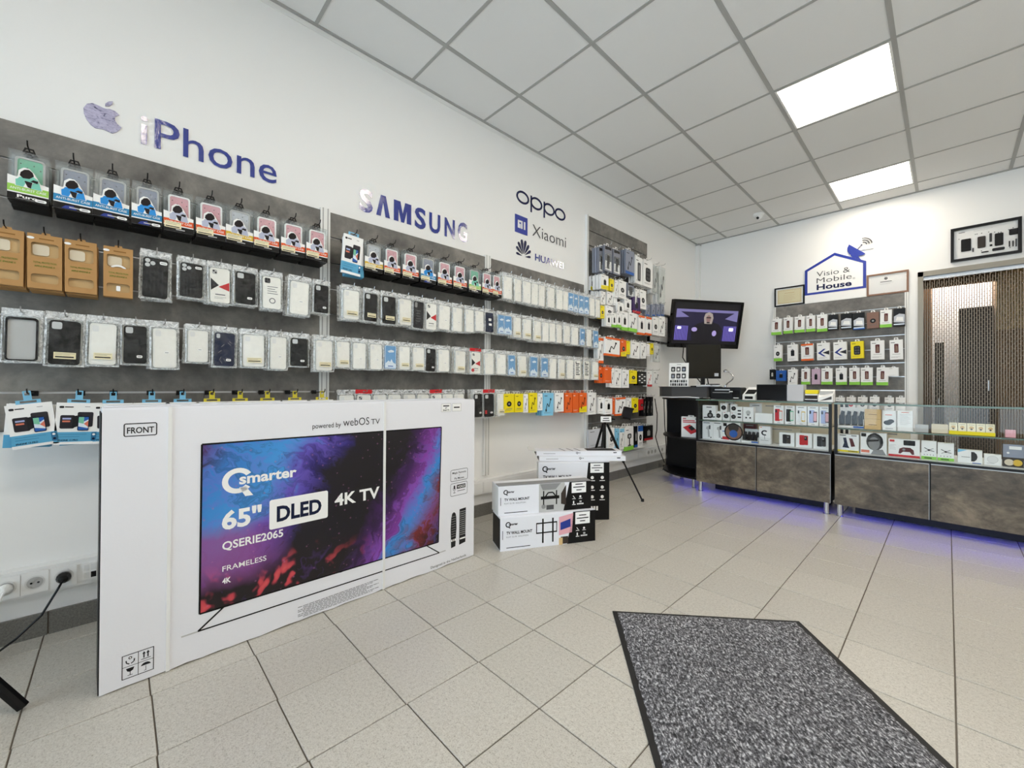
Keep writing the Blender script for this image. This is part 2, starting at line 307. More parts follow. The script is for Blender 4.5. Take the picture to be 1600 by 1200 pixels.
# ------------------------------------------------------------------ surface materials
def laminate(name, c0, c1, c2, rough, sc=3.0, stretch=None):
    m, nt, b = new_mat(name)
    geo = nt.nodes.new('ShaderNodeNewGeometry').outputs['Position']
    n1 = noise(nt, sc, 8, geo, .68, .4, stretch=stretch); n2 = noise(nt, sc * 5, 5, geo, .6, 0, stretch=stretch)
    f = math_(nt, 'ADD', math_(nt, 'MULTIPLY', n1.outputs['Fac'], .75), math_(nt, 'MULTIPLY', n2.outputs['Fac'], .25))
    r = ramp(nt, f, [(.36, c0), (.5, c1), (.64, c2)])
    nt.links.new(r.outputs[0], b.inputs['Base Color'])
    b.inputs['Roughness'].default_value = rough
    return m
laminate('panel_laminate', '54524f', '716e69', '8d8982', .5, 3.2)
laminate('counter_laminate', '332b23', '5a5043', '857866', .4, 4.2, (1, 1, 1.5))
plain('wall_paint', 'f1f1ef', .6, bump=.05, bscale=180)
plain('ceiling_board', 'eaeae8', .85, bump=.25, bscale=260)
plain('ceiling_void', '6c6c6a', .9)
plain('rail_grey', 'a9a9a6', .5)
plain('alu', 'c6c7c8', .32, .85)
plain('white_metal', 'ecece9', .4)
plain('trunk_white', 'eeeeec', .35)
plain('grout', '6b6359', .9)
plain('black_board', '101013', .4, spec=.3)
plain('black_rubber', '0d0d0e', .6)
plain('chrome', 'c8c8ca', .18, 1)
plain('cardboard_white', 'e4e5ea', .55, bump=.08, bscale=120)
plain('cardboard_edge', 'dcdcda', .7)
plain('brown_wall', '8a6e50', .8)
plain('brown_cab', '2e241c', .6)
plain('frame_taupe', '8d877b', .4, .3)
plain('silver_weave', 'c9c9cc', .5, bump=.5, bscale=500)
def floor_mat():
    m, nt, b = new_mat('floor_tile')
    geo = nt.nodes.new('ShaderNodeNewGeometry').outputs['Position']
    n = noise(nt, 260, 3, geo, .7); n2 = noise(nt, 90, 4, geo, .6); n3 = noise(nt, 2.2, 3, geo)
    f = math_(nt, 'ADD', math_(nt, 'MULTIPLY', n.outputs['Fac'], .65), math_(nt, 'MULTIPLY', n2.outputs['Fac'], .35))
    r = ramp(nt, f, [(.33, '8b857b'), (.46, 'b8b3a9'), (.62, 'cac6bd')])
    oi = nt.nodes.new('ShaderNodeObjectInfo')
    v = math_(nt, 'ADD', math_(nt, 'MULTIPLY', oi.outputs['Random'], .07), math_(nt, 'ADD', .90, math_(nt, 'MULTIPLY', n3.outputs['Fac'], .09)))
    hs = nt.nodes.new('ShaderNodeHueSaturation')
    nt.links.new(v, hs.inputs['Value']); nt.links.new(r.outputs[0], hs.inputs['Color'])
    nt.links.new(hs.outputs[0], b.inputs['Base Color'])
    b.inputs['Roughness'].default_value = .3
    bp = nt.nodes.new('ShaderNodeBump'); bp.inputs['Strength'].default_value = .12; bp.inputs['Distance'].default_value = .002
    nt.links.new(n.outputs['Fac'], bp.inputs['Height']); nt.links.new(bp.outputs['Normal'], b.inputs['Normal'])
    m2, nt, b = new_mat('skirting_tile')
    geo = nt.nodes.new('ShaderNodeNewGeometry').outputs['Position']
    n = noise(nt, 160, 4, geo, .7)
    r = ramp(nt, n.outputs['Fac'], [(.35, '5c5b56'), (.65, '7c7a74')])
    nt.links.new(r.outputs[0], b.inputs['Base Color']); b.inputs['Roughness'].default_value = .35
floor_mat()
def carpet():
    m, nt, b = new_mat('mat_pile')
    tc = nt.nodes.new('ShaderNodeTexCoord').outputs['Object']
    n = noise(nt, 150, 3, tc, .75, stretch=(1, .55, 1)); n2 = noise(nt, 5, 3, tc)
    r = ramp(nt, n.outputs['Fac'], [(.35, '141416'), (.46, '4c4c50'), (.55, '76767a'), (.65, 'c8c8cc')])
    hs = nt.nodes.new('ShaderNodeHueSaturation')
    nt.links.new(math_(nt, 'ADD', .72, math_(nt, 'MULTIPLY', n2.outputs['Fac'], .5)), hs.inputs['Value'])
    nt.links.new(r.outputs[0], hs.inputs['Color']); nt.links.new(hs.outputs[0], b.inputs['Base Color'])
    b.inputs['Roughness'].default_value = .95
    bp = nt.nodes.new('ShaderNodeBump'); bp.inputs['Strength'].default_value = .9; bp.inputs['Distance'].default_value = .004
    nt.links.new(n.outputs['Fac'], bp.inputs['Height']); nt.links.new(bp.outputs['Normal'], b.inputs['Normal'])
carpet()
def see_through(name, tint, white, fac0, fac1, sc, rough, bump):
    """thin clear plastic: part of the light goes straight through, the rest meets a glossy crinkled film"""
    m, nt, b = new_mat(name)
    out = nt.nodes['Material Output']
    tc = nt.nodes.new('ShaderNodeTexCoord').outputs['Object']
    oi = nt.nodes.new('ShaderNodeObjectInfo')
    va = nt.nodes.new('ShaderNodeVectorMath'); va.operation = 'ADD'
    cx = nt.nodes.new('ShaderNodeCombineXYZ')
    nt.links.new(math_(nt, 'MULTIPLY', oi.outputs['Random'], 9.0), cx.inputs[0])
    nt.links.new(tc, va.inputs[0]); nt.links.new(cx.outputs[0], va.inputs[1])
    n = noise(nt, sc, 3, va.outputs[0], .6, 1.2)
    tr = nt.nodes.new('ShaderNodeBsdfTransparent'); tr.inputs[0].default_value = lin(tint)
    b.inputs['Base Color'].default_value = lin(white); b.inputs['Roughness'].default_value = rough
    mx = nt.nodes.new('ShaderNodeMixShader')
    mr = nt.nodes.new('ShaderNodeMapRange'); mr.inputs[1].default_value = .35; mr.inputs[2].default_value = .68; mr.inputs[3].default_value = fac0; mr.inputs[4].default_value = fac1
    nt.links.new(n.outputs['Fac'], mr.inputs[0]); nt.links.new(mr.outputs[0], mx.inputs[0])
    nt.links.new(tr.outputs[0], mx.inputs[1]); nt.links.new(b.outputs[0], mx.inputs[2]); nt.links.new(mx.outputs[0], out.inputs[0])
    bp = nt.nodes.new('ShaderNodeBump'); bp.inputs['Strength'].default_value = bump; bp.inputs['Distance'].default_value = .003
    nt.links.new(n.outputs['Fac'], bp.inputs['Height']); nt.links.new(bp.outputs['Normal'], b.inputs['Normal'])
see_through('bag_film', 'fcfdfd', 'eef1f2', .005, .06, 30, .12, .6)
see_through('bag_edge', 'f6f8f8', 'f2f4f5', .18, .75, 60, .16, .8)
see_through('clear_shell', 'f6f8f8', 'e8ecee', .03, .15, 26, .08, .25)
see_through('milky_case', 'e8e8e4', 'eeece6', .72, .9, 20, .3, .1)
def glass(name, tint, ior=1.45):
    m, nt, b = new_mat(name)
    out = nt.nodes['Material Output']
    fr = nt.nodes.new('ShaderNodeFresnel'); fr.inputs[0].default_value = ior
    tr = nt.nodes.new('ShaderNodeBsdfTransparent'); tr.inputs[0].default_value = lin(tint)
    gl = nt.nodes.new('ShaderNodeBsdfGlossy'); gl.inputs['Roughness'].default_value = .02
    mx = nt.nodes.new('ShaderNodeMixShader')
    nt.links.new(fr.outputs[0], mx.inputs[0]); nt.links.new(tr.outputs[0], mx.inputs[1]); nt.links.new(gl.outputs[0], mx.inputs[2]); nt.links.new(mx.outputs[0], out.inputs[0])
glass('case_glass', 'feffff', 1.28); glass('window_glass', 'fafcfc'); glass('frame_glass', 'fdfdfd', 1.1)
plain('glass_edge', '5c7468', .15)
def foil():
    m, nt, b = new_mat('blue_foil')
    tc = nt.nodes.new('ShaderNodeNewGeometry').outputs['Position']
    n = noise(nt, 55, 3, tc, .6, .8)
    b.inputs['Base Color'].default_value = lin('1c2f8c'); b.inputs['Roughness'].default_value = .08
    b.inputs['Specular IOR Level'].default_value = 1.0; b.inputs['Coat Weight'].default_value = .6; b.inputs['Coat Roughness'].default_value = .03
    bp = nt.nodes.new('ShaderNodeBump'); bp.inputs['Strength'].default_value = .25; bp.inputs['Distance'].default_value = .002
    nt.links.new(n.outputs['Fac'], bp.inputs['Height']); nt.links.new(bp.outputs['Normal'], b.inputs['Normal'])
    m, nt, b = new_mat('foil_reflection')  # pale crackled reflection on the blue foil logo, painted as colour
    tc = nt.nodes.new('ShaderNodeNewGeometry').outputs['Position']
    n = noise(nt, 70, 4, tc, .65, 1.2, stretch=(1, .6, 1))
    r = ramp(nt, n.outputs['Fac'], [(.35, '3c3c62'), (.42, 'a29ebc'), (.6, 'bdb9d2')])
    nt.links.new(r.outputs[0], b.inputs['Base Color']); b.inputs['Roughness'].default_value = .5; b.inputs['Metallic'].default_value = 0
    plain('navy_vinyl', '141a48', .25); plain('blue_vinyl', '22379c', .3); plain('dark_vinyl', '2c2c34', .4)
foil()
def paint_art():
    """poured-paint picture printed on the television carton"""
    m, nt, b = new_mat('poured_paint_print')
    tc = nt.nodes.new('ShaderNodeTexCoord').outputs['Object']
    sx = nt.nodes.new('ShaderNodeSeparateXYZ'); nt.links.new(tc, sx.inputs[0])
    wn = noise(nt, 3.2, 4, tc, .6)
    wv = nt.nodes.new('ShaderNodeVectorMath'); wv.operation = 'MULTIPLY_ADD'
    nt.links.new(wn.outputs['Color'], wv.inputs[0]); wv.inputs[1].default_value = (.45, .45, .45); nt.links.new(tc, wv.inputs[2])
    flow = noise(nt, 2.6, 7, wv.outputs[0], .62, 1.4)
    # diagonal coordinate: dark river runs from lower left to upper right
    d = math_(nt, 'SUBTRACT', math_(nt, 'MULTIPLY', sx.outputs['X'], .9), math_(nt, 'MULTIPLY', sx.outputs['Z'], .6))
    dd = math_(nt, 'ADD', d, math_(nt, 'MULTIPLY', math_(nt, 'SUBTRACT', flow.outputs['Fac'], .5), .42))
    band = nt.nodes.new('ShaderNodeMapRange'); nt.links.new(dd, band.inputs[0]); band.inputs[1].default_value = -.22; band.inputs[2].default_value = 1.02
    base = ramp(nt, band.outputs[0], [(0, '3a1030'), (.06, '2f78c4'), (.22, '3f92d8'), (.30, '5c4cb0'), (.36, '2a1e6c'), (.41, '0d0712'), (.62, '080509'), (.68, '3a1450'), (.76, '8438a0'), (.84, '2f86d0'), (.92, '7a2426'), (1, '0c0608')])
    rings = nt.nodes.new('ShaderNodeMath'); rings.operation = 'SINE'
    nt.links.new(math_(nt, 'MULTIPLY', flow.outputs['Fac'], 46), rings.inputs[0])
    vein = math_(nt, 'MULTIPLY', math_(nt, 'SUBTRACT', rings.outputs[0], .55), 1.2, True)
    c1 = mixc(nt, math_(nt, 'MULTIPLY', vein, .60), base.outputs[0], '0c0620')
    hi = ramp(nt, flow.outputs['Fac'], [(.44, '000000'), (.5, 'ffffff'), (.53, '000000')])
    dark = ramp(nt, band.outputs[0], [(.34, 'ffffff'), (.42, '101010'), (.67, '101010'), (.74, 'ffffff')])
    c2 = mixc(nt, math_(nt, 'MULTIPLY', math_(nt, 'MULTIPLY', hi.outputs[0], dark.outputs[0]), .30), c1, '7a62c8')
    # red cells towards the lower left
    vo = nt.nodes.new('ShaderNodeTexVoronoi'); vo.inputs['Scale'].default_value = 13
    nt.links.new(wv.outputs[0], vo.inputs['Vector'])
    lowz = nt.nodes.new('ShaderNodeMapRange'); nt.links.new(math_(nt, 'ADD', sx.outputs['Z'], math_(nt, 'MULTIPLY', sx.outputs['X'], .12)), lowz.inputs[0])
    lowz.inputs[1].default_value = .40; lowz.inputs[2].default_value = .29
    cell = ramp(nt, vo.outputs['Distance'], [(.0, 'd85a5c'), (.32, 'c03c48'), (.40, '6a2030'), (.48, '16080e'), (.70, '0c0609'), (.85, '4a2a68')])
    red = mixc(nt, .5, cell.outputs[0], '7a2c5c', 'SCREEN')
    xl = nt.nodes.new('ShaderNodeMapRange'); nt.links.new(sx.outputs['X'], xl.inputs[0]); xl.inputs[1].default_value = .92; xl.inputs[2].default_value = .62
    fac = math_(nt, 'MULTIPLY', math_(nt, 'MULTIPLY', lowz.outputs[0], xl.outputs[0]), math_(nt, 'ADD', .75, math_(nt, 'MULTIPLY', wn.outputs['Fac'], .6)), True)
    c3 = mixc(nt, fac, c2, cell.outputs[0])
    # mauve wash, left middle
    lx = nt.nodes.new('ShaderNodeMapRange'); nt.links.new(sx.outputs['X'], lx.inputs[0]); lx.inputs[1].default_value = .56; lx.inputs[2].default_value = .40
    mz = nt.nodes.new('ShaderNodeMapRange'); nt.links.new(math_(nt, 'ABSOLUTE', math_(nt, 'SUBTRACT', sx.outputs['Z'], math_(nt, 'ADD', .27, math_(nt, 'MULTIPLY', wn.outputs['Fac'], .16)))), mz.inputs[0]); mz.inputs[1].default_value = .13; mz.inputs[2].default_value = .05
    c4 = mixc(nt, math_(nt, 'MULTIPLY', math_(nt, 'MULTIPLY', lx.outputs[0], mz.outputs[0]), .85), c3, '8c4a8c')
    # scattered droplets
    v2 = nt.nodes.new('ShaderNodeTexVoronoi'); v2.inputs['Scale'].default_value = 34; nt.links.new(tc, v2.inputs['Vector'])
    dr = ramp(nt, v2.outputs['Distance'], [(.10, 'ffffff'), (.16, '000000')])
    c5 = mixc(nt, math_(nt, 'MULTIPLY', dr.outputs[0], .3), c4, 'b06a9a')
    nt.links.new(c5, b.inputs['Base Color']); b.inputs['Roughness'].default_value = .4
paint_art()
def screen_picture():
    m, nt, b = new_mat('screen_curtains')
    tc = nt.nodes.new('ShaderNodeTexCoord').outputs['Object']
    w = nt.nodes.new('ShaderNodeTexWave'); w.inputs['Scale'].default_value = 16; w.inputs['Distortion'].default_value = .6
    nt.links.new(tc, w.inputs['Vector'])
    r = ramp(nt, w.outputs['Color'], [(.1, '1c1448'), (.6, '4a3a9c'), (1, '8c80d8')])
    b.inputs['Base Color'].default_value = (0, 0, 0, 1)
    nt.links.new(r.outputs[0], b.inputs['Emission Color']); b.inputs['Emission Strength'].default_value = .75
screen_picture()
for k_, c_, s_ in (('scr_dark', '07060c', 1), ('scr_wall', '1c1738', .7), ('scr_blue', '7a74a8', .7), ('scr_white', 'd8d4f8', 1.3), ('scr_hair', '9a8f88', .8), ('scr_skin', '8a6a68', .7), ('scr_coat', '0a0812', 1), ('scr_hand', '9a8cc0', .9), ('blue_led', '2418ff', 9.0), ('lamp_on', 'ffffff', 3.0)):
    emis(k_, c_, s_)
emis('added_lamp_diffuser', 'ffffff', 22)  # glow of the unseen lamp added to whiten the back room wall
emis('led_diffuser', 'fff3e2', LED_POWER)

# ------------------------------------------------------------------ the room
RX, FY = 4.45, -2.5     # right wall, street front
XL = [0.0, .1206] + [.1206 + .2882 * k for k in range(1, 16)]
YL = [-.690 + .2812 * k for k in range(-6, 21)]
mb = MB().box(-.1, RX + .1, FY - .1, 8.0, -.12, -.004, 'grout')
floor = struct(obj('floor', mb))
tile_full = MB().cbox(-.1421, .1421, -.1386, .1386, -.004, .0, 'floor_tile', .0012).mesh('tile')
far = MB()
for i in range(len(XL) - 1):
    off = random.uniform(-.0015, .0015)        # the cross joints do not quite line up from row to row
    for j in range(len(YL)):
        x0, x1 = XL[i] + .002, min(XL[i + 1], RX) - .002
        y0 = YL[j] + off + .002; y1 = YL[j] + .2812 + off - .002
        if x1 - x0 < .02: continue
        y1 = min(y1, BACK); y0 = max(y0, FY)
        if y1 - y0 < .01: continue
        if x0 < 3.1 and y1 > -1.2:
            if abs(x1 - x0 - .2842) < .001 and abs(y1 - y0 - .2772) < .001:
                obj('tile', tile_full, floor, ((x0 + x1) / 2, (y0 + y1) / 2, random.uniform(-.0006, .0006)))
            else:
                obj('tile', MB().cbox(x0, x1, y0, y1, -.004, .0, 'floor_tile', .0012), floor)
        else:
            far.cbox(x0, x1, y0, y1, -.004, .0, 'floor_tile', .0012)
o = obj('tiles_by_entrance', far, floor); o['kind'] = 'stuff'
# back room floor
obj('back_room_floor', MB().box(1.2, RX, BACK, 8.0, -.004, .0, 'floor_tile'), floor)

# ceiling: boards in a metal grid, 0.6 m pitch
ceil = struct(obj('ceiling', MB().box(-.1, RX + .1, FY - .1, 8.0, H + .03, H + .15, 'ceiling_void')))
GX = [.390 + .6033 * k for k in range(0, 7)]
GY = [.6 * j for j in range(-5, 9)]
xs = [0.0] + GX + [RX]; ys = [FY] + [g for g in GY if g > FY + .05] + [BACK]
LIGHTS = [(3, 4.2), (3, 2.4), (3, .6), (3, -1.2), (6, 2.4), (6, -1.2), (6, .6)]
def is_light(i, y): return any(i == a and abs(y - b) < .05 for a, b in LIGHTS)
board = {}
for i in range(len(xs) - 1):
    for j in range(len(ys) - 1):
        if is_light(i, ys[j]): continue
        w, d = xs[i + 1] - xs[i], ys[j + 1] - ys[j]; key = (round(w, 3), round(d, 3))
        if w < .03 or d < .03: continue
        if key not in board: board[key] = MB().box(-w / 2 + .002, w / 2 - .002, -d / 2 + .002, d / 2 - .002, 0, .02, 'ceiling_board').mesh('ceiling_board')
        obj('ceiling_board', board[key], ceil, ((xs[i] + xs[i + 1]) / 2, (ys[j] + ys[j + 1]) / 2, H))
for x in GX: obj('grid_rail', MB().box(x - .012, x + .012, FY, BACK, H - .004, H + .02, 'rail_grey'), ceil)
for y in GY:
    if y > FY: obj('grid_rail', MB().box(0, RX, y - .009, y + .009, H - .003, H + .02, 'rail_grey'), ceil)
struct(obj('trim_1', MB().box(0, .020, FY, BACK, H - .008, H, 'rail_grey').box(0, .004, FY, BACK, H - .035, H - .008, 'white_metal')))
struct(obj('trim_2', MB().box(.02, RX, BACK - .020, BACK, H - .008, H, 'rail_grey')))
# walls
struct(obj('wall_left', MB().box(-.1, 0, FY - .1, BACK + .1, 0, H, 'wall_paint')))
DX0, DX1, DZ = 2.215, 3.35, 2.12      # passage to the back room
wb = MB().box(-.1, DX0, BACK, BACK + .12, 0, H, 'wall_paint').box(DX1, RX + .1, BACK, BACK + .12, 0, H, 'wall_paint').box(DX0, DX1, BACK, BACK + .12, DZ, H, 'wall_paint')
struct(obj('wall_back', wb))
struct(obj('wall_right', MB().box(RX, RX + .1, FY - .1, 8.0, 0, H, 'wall_paint')))
# street front: low wall, lintel, piers and three big panes
wf = MB().box(-.1, RX + .1, FY - .1, FY, 0, .25, 'wall_paint').box(-.1, RX + .1, FY - .1, FY, 2.62, H, 'wall_paint').box(-.1, .3, FY - .1, FY, .25, 2.62, 'wall_paint').box(4.2, RX + .1, FY - .1, FY, .25, 2.62, 'wall_paint')
struct(obj('wall_front', wf))
for k, (a, b_) in enumerate(((.3, 1.6), (1.6, 2.9), (2.9, 4.2))):
    w = struct(obj('window_%d' % (k + 1), MB().box(a, b_, FY - .08, FY - .02, .25, .31, 'grey_dk').box(a, b_, FY - .08, FY - .02, 2.56, 2.62, 'grey_dk').box(a, a + .05, FY - .08, FY - .02, .31, 2.56, 'grey_dk').box(b_ - .05, b_, FY - .08, FY - .02, .31, 2.56, 'grey_dk')))
    obj('pane', MB().box(a + .05, b_ - .05, FY - .053, FY - .047, .31, 2.56, 'window_glass'), w)
# boxed pipe in the back left corner
t = struct(obj('trim_3', MB().box(0, .05, BACK - .055, BACK, 1.2, H - .01, 'wall_paint').box(.05, .056, BACK - .03, BACK, 1.2, H - .01, 'white_metal').box(-.0, .058, BACK - .06, BACK, H - .03, H - .008, 'rail_grey')))
# door frame of the passage
d1 = struct(obj('door_1', MB().box(DX0 - .012, DX0 + .028, BACK - .02, BACK + .13, 0, DZ + .02, 'frame_taupe').box(DX1 - .03, DX1 + .012, BACK - .02, BACK + .13, 0, DZ + .02, 'frame_taupe').box(DX0 - .012, DX1 + .012, BACK - .02, BACK + .13, DZ - .028, DZ + .02, 'frame_taupe')))
obj('curtain_rail', MB().box(DX0 + .028, DX1 - .03, BACK + .03, BACK + .075, DZ - .06, DZ - .028, 'alu'), d1)
# back room behind the curtain
wr = MB().box(2.24, 2.84, 7.0, 7.1, 0, H, 'wall_paint').box(2.785, RX, 6.3, 6.4, 1.63, H, 'tan').box(2.785, RX, 6.3, 6.4, 0, 1.63, 'brown_wall').box(2.785, 2.83, 6.4, 7.1, 0, H, 'brown_wall').box(2.22, 2.268, 6.6, 7.1, 0, H, 'brown_wall').box(1.2, 2.22, 6.6, 6.65, 0, H, 'brown_wall').box(1.1, 1.2, BACK + .12, 7.1, 0, H, 'brown_wall')
wr.box(1.2, 2.785, 6.2, 6.3, 2.17, H, 'brown_wall')
struct(obj('wall_back_room', wr))
# skirting tiles on the left wall
bl = struct(obj('baseboard_left', MB().box(0, .004, FY, BACK, 0, .086, 'grout')))
y = -2.4
sk = MB().box(0, .010, 0, .284, 0, .088, 'skirting_tile').mesh('skirting_tile')
while y < BACK - .3:
    obj('skirting_tile', sk, bl, (.003, y, 0)); y += .2882
bb = struct(obj('baseboard_back', MB().box(.05, DX0 - .02, BACK - .004, BACK, 0, .086, 'grout')))
sk2 = MB().box(0, .284, -.010, 0, 0, .088, 'skirting_tile').mesh('skirting_tile')
x = .06
while x < DX0 - .3:
    obj('skirting_tile', sk2, bb, (x, BACK - .003, 0)); x += .2882

# ceiling lights
led_names = {(3, 4.2): 'square ceiling light panel nearest the back wall', (3, 2.4): 'larger-looking square ceiling light panel further from the back wall', (3, .6): 'square ceiling light panel above the floor mat', (3, -1.2): 'square ceiling light panel by the street windows', (6, 2.4): 'right-hand square ceiling light panel above the shop counter side', (6, .6): 'right-hand square ceiling light panel in the middle of the shop', (6, -1.2): 'right-hand square ceiling light panel by the street windows'}
fr_m = MB().ring([(-.29, -.288), (.29, -.288), (.29, .288), (-.29, .288)], [(-.278, -.276), (.278, -.276), (.278, .276), (-.278, .276)], 0, .02, 'white_metal').mesh('light_frame')
df_m = MB().box(-.278, .278, .004, .012, -.276, .276, 'led_diffuser').mesh('diffuser')
for i, yy in LIGHTS:
    cx, cy = (xs[i] + xs[i + 1]) / 2, yy + .3
    t = thing('ceiling_light', led_names[(i, yy)], 'light', (cx, cy, H - .003), group='square ceiling lights')
    obj('light_frame', fr_m, t, rot=(pi / 2 * -1, 0, 0)).rotation_euler = (pi / 2, 0, 0)
    obj('diffuser', df_m, t, rot=(pi / 2, 0, 0))
# lamp added out of view to brighten the white back room wall
t = thing('added_back_room_light', 'unseen lamp panel added to brighten the white back room wall', 'light', (2.53, 6.68, 2.75))
obj('diffuser', MB().box(-.278, .278, .004, .012, -.276, .276, 'added_lamp_diffuser'), t, rot=(pi / 2, 0, 0)); obj('light_frame', fr_m, t, rot=(pi / 2, 0, 0))

# ------------------------------------------------------------------ slatwall panels
def slat_panel(name, label, a0, a1, ztop, zbot, n, wall, up_left, up_right, uz=None):
    """boards with aluminium-lined grooves between them; wall 'L' runs along y, wall 'B' along x"""
    def bx(m, p0, p1, d0, d1, z0, z1, k):
        return m.box(d0, d1, p0, p1, z0, z1, k) if wall == 'L' else m.box(p0, p1, BACK - d1, BACK - d0, z0, z1, k)
    t = thing(name, label, 'slat panel', ((0, (a0 + a1) / 2, zbot) if wall == 'L' else ((a0 + a1) / 2, BACK, zbot)), group='grey slat panels')
    L = t.location; off = (-L[0], -L[1], -L[2])
    h = (ztop - zbot) / n
    obj('backing', bx(MB(), a0, a1, .001, .006, zbot, ztop, 'grey_dk'), t, off)
    for k in range(n):
        obj('slat', bx(MB(), a0, a1, .006, .020, zbot + k * h + .004, zbot + (k + 1) * h - .004, 'panel_laminate'), t, off)
    for k in range(1, n):
        obj('groove_rail', bx(MB(), a0, a1, .005, .010, zbot + k * h - .0045, zbot + k * h + .0045, 'alu'), t, off)
    for p in ([a0 - .026] if up_left else []) + ([a1] if up_right else []):
        m = bx(MB(), p, p + .026, .001, .026, uz[0] if uz else zbot, uz[1] if uz else ztop, 'white_metal')
        bx(m, p + .010, p + .016, .026, .0265, (uz[0] if uz else zbot), (uz[1] if uz else ztop), 'rail_grey')
        obj('upright', m, t, off)
    return t
G = .1437
PAN = {1: slat_panel('slat_panel', 'leftmost grey slat panel, behind the television carton', -2.2, .030, 1.945, .79, 8, 'L', False, True, (.30, 1.955)),
       2: slat_panel('slat_panel', 'second grey slat panel from the left, under blue block lettering', .082, 1.213, 1.945, .79, 8, 'L', True, True, (.30, 1.955)),
       3: slat_panel('slat_panel', 'third grey slat panel, under three stacked phone logos', 1.2665, 2.440, 1.945, .79, 8, 'L', True, False, (.30, 1.955)),
       4: slat_panel('tall_slat_panel', 'tall narrow grey slat panel nearest the corner', 2.505, 3.640, 2.628, .329, 16, 'L', True, False, (.30, 2.63)),
       5: slat_panel('slat_panel', 'grey slat panel on the back wall behind the counter', .962, 2.108, 1.955, .805, 8, 'B', True, True)}
def sect(y): return 1 if y < .056 else 2 if y < 1.24 else 3 if y < 2.46 else 4
SECN = {1: 'leftmost panel', 2: 'second panel', 3: 'third panel', 4: 'tall corner panel', 5: 'back wall panel'}
HOOK = {}
def hook(pan, pos, reach, back=False, mat='steel'):
    """bent wire display hook; pos is where it leaves the panel"""
    key = (round(reach, 2), mat)
    if key not in HOOK:
        m = MB().tube([(0, 0, 0), (0, -reach, 0), (0, -reach - .008, .003), (0, -reach - .014, .016)], .0022, mat, 5)
        m.box(-.012, .012, -.004, .006, -.012, .008, mat)
        HOOK[key] = m.mesh('hook')
    p = PAN[pan]
    return obj('hook', HOOK[key], p, tuple(Vector(pos) - p.location), (0, 0, 0 if back else LW))

# ------------------------------------------------------------------ hanging packs: templates (name of part, mesh)
TPL = {}
def tpl(key, fn):
    if key not in TPL: TPL[key] = fn()
    return TPL[key]
def put(name, parts, label, cat, loc, rz, group, scale=None, tilt=0.0, yaw=0.0):
    t = thing(name, label, cat, loc, group=group, rot=(0, tilt, rz + yaw), scale=scale)
    base = None; card = None
    for pn, me in parts:
        o = obj(pn, me, (card or base) if (base and (pn.startswith('printed_') and pn != 'printed_card' or pn == 'price_label')) else t)
        base = base or o
        if pn == 'printed_card': card = o
    return t
def single(name, me, label, cat, loc, rz, group, scale=None, tilt=0.0, yaw=0.0):
    o = obj(name, me, None, loc, (0, tilt, rz + yaw), scale=scale)
    return tag(o, label, cat, group)
def lines(m, x0, x1, z, n, dz, mat, t=.0011, y=-.0006):
    for k in range(n):
        m.rect(x0, x1 - (x1 - x0) * (.0 if k % 3 == 0 else .25 if k % 3 == 1 else .1), z - k * dz - t, z - k * dz, mat, y)
    return m
# --- bag of clear film round a phone case; origin at the top middle, 0.100 x 0.190 m
def pouch_mesh(var, both=True):
    rnd = random.Random(100 + var); us = (0, .05, .12, .3, .5, .7, .88, .95, 1); vs_ = (0, .03, .08, .2, .35, .5, .65, .8, .92, .97, 1); nx, nz = len(us) - 1, len(vs_) - 1; m = MB()
    for side in ((-1, 1) if both else (-1,)):
        vs, fs = [], []
        for j in range(nz + 1):
            for i in range(nx + 1):
                u, v = us[i], vs_[j]
                e = min(1, 2.1 * (sin(pi * u) * sin(pi * (v * .98 + .01))) ** .5) if 0 < u < 1 else 0
                edge = (i in (0, nx)) or (j in (0, nz))
                y = side * (.0090 * e + rnd.uniform(-.0016, .0016)) + (rnd.uniform(-.003, .003) if edge else 0)
                vs.append((-.05 + .1 * u + rnd.uniform(-.0012, .0012), y, -.020 - .17 * v + rnd.uniform(-.0012, .0012)))
        for j in range(nz):
            for i in range(nx):
                a = j * (nx + 1) + i; f = (a, a + nx + 1, a + nx + 2, a + 1)
                fs.append(f if side < 0 else f[::-1])
        inn = [f for n_, f in enumerate(fs) if n_ % nx not in (0, nx - 1) and 0 < n_ // nx < nz - 1]
        m.add(vs, inn, 'bag_film'); m.add(vs, [f for f in fs if f not in inn], 'bag_edge')
    me = m.mesh('pouch'); smooth(me, 60)
    return me
CX0, CX1, CZ0, CZ1 = -.039, .039, -.183, -.028
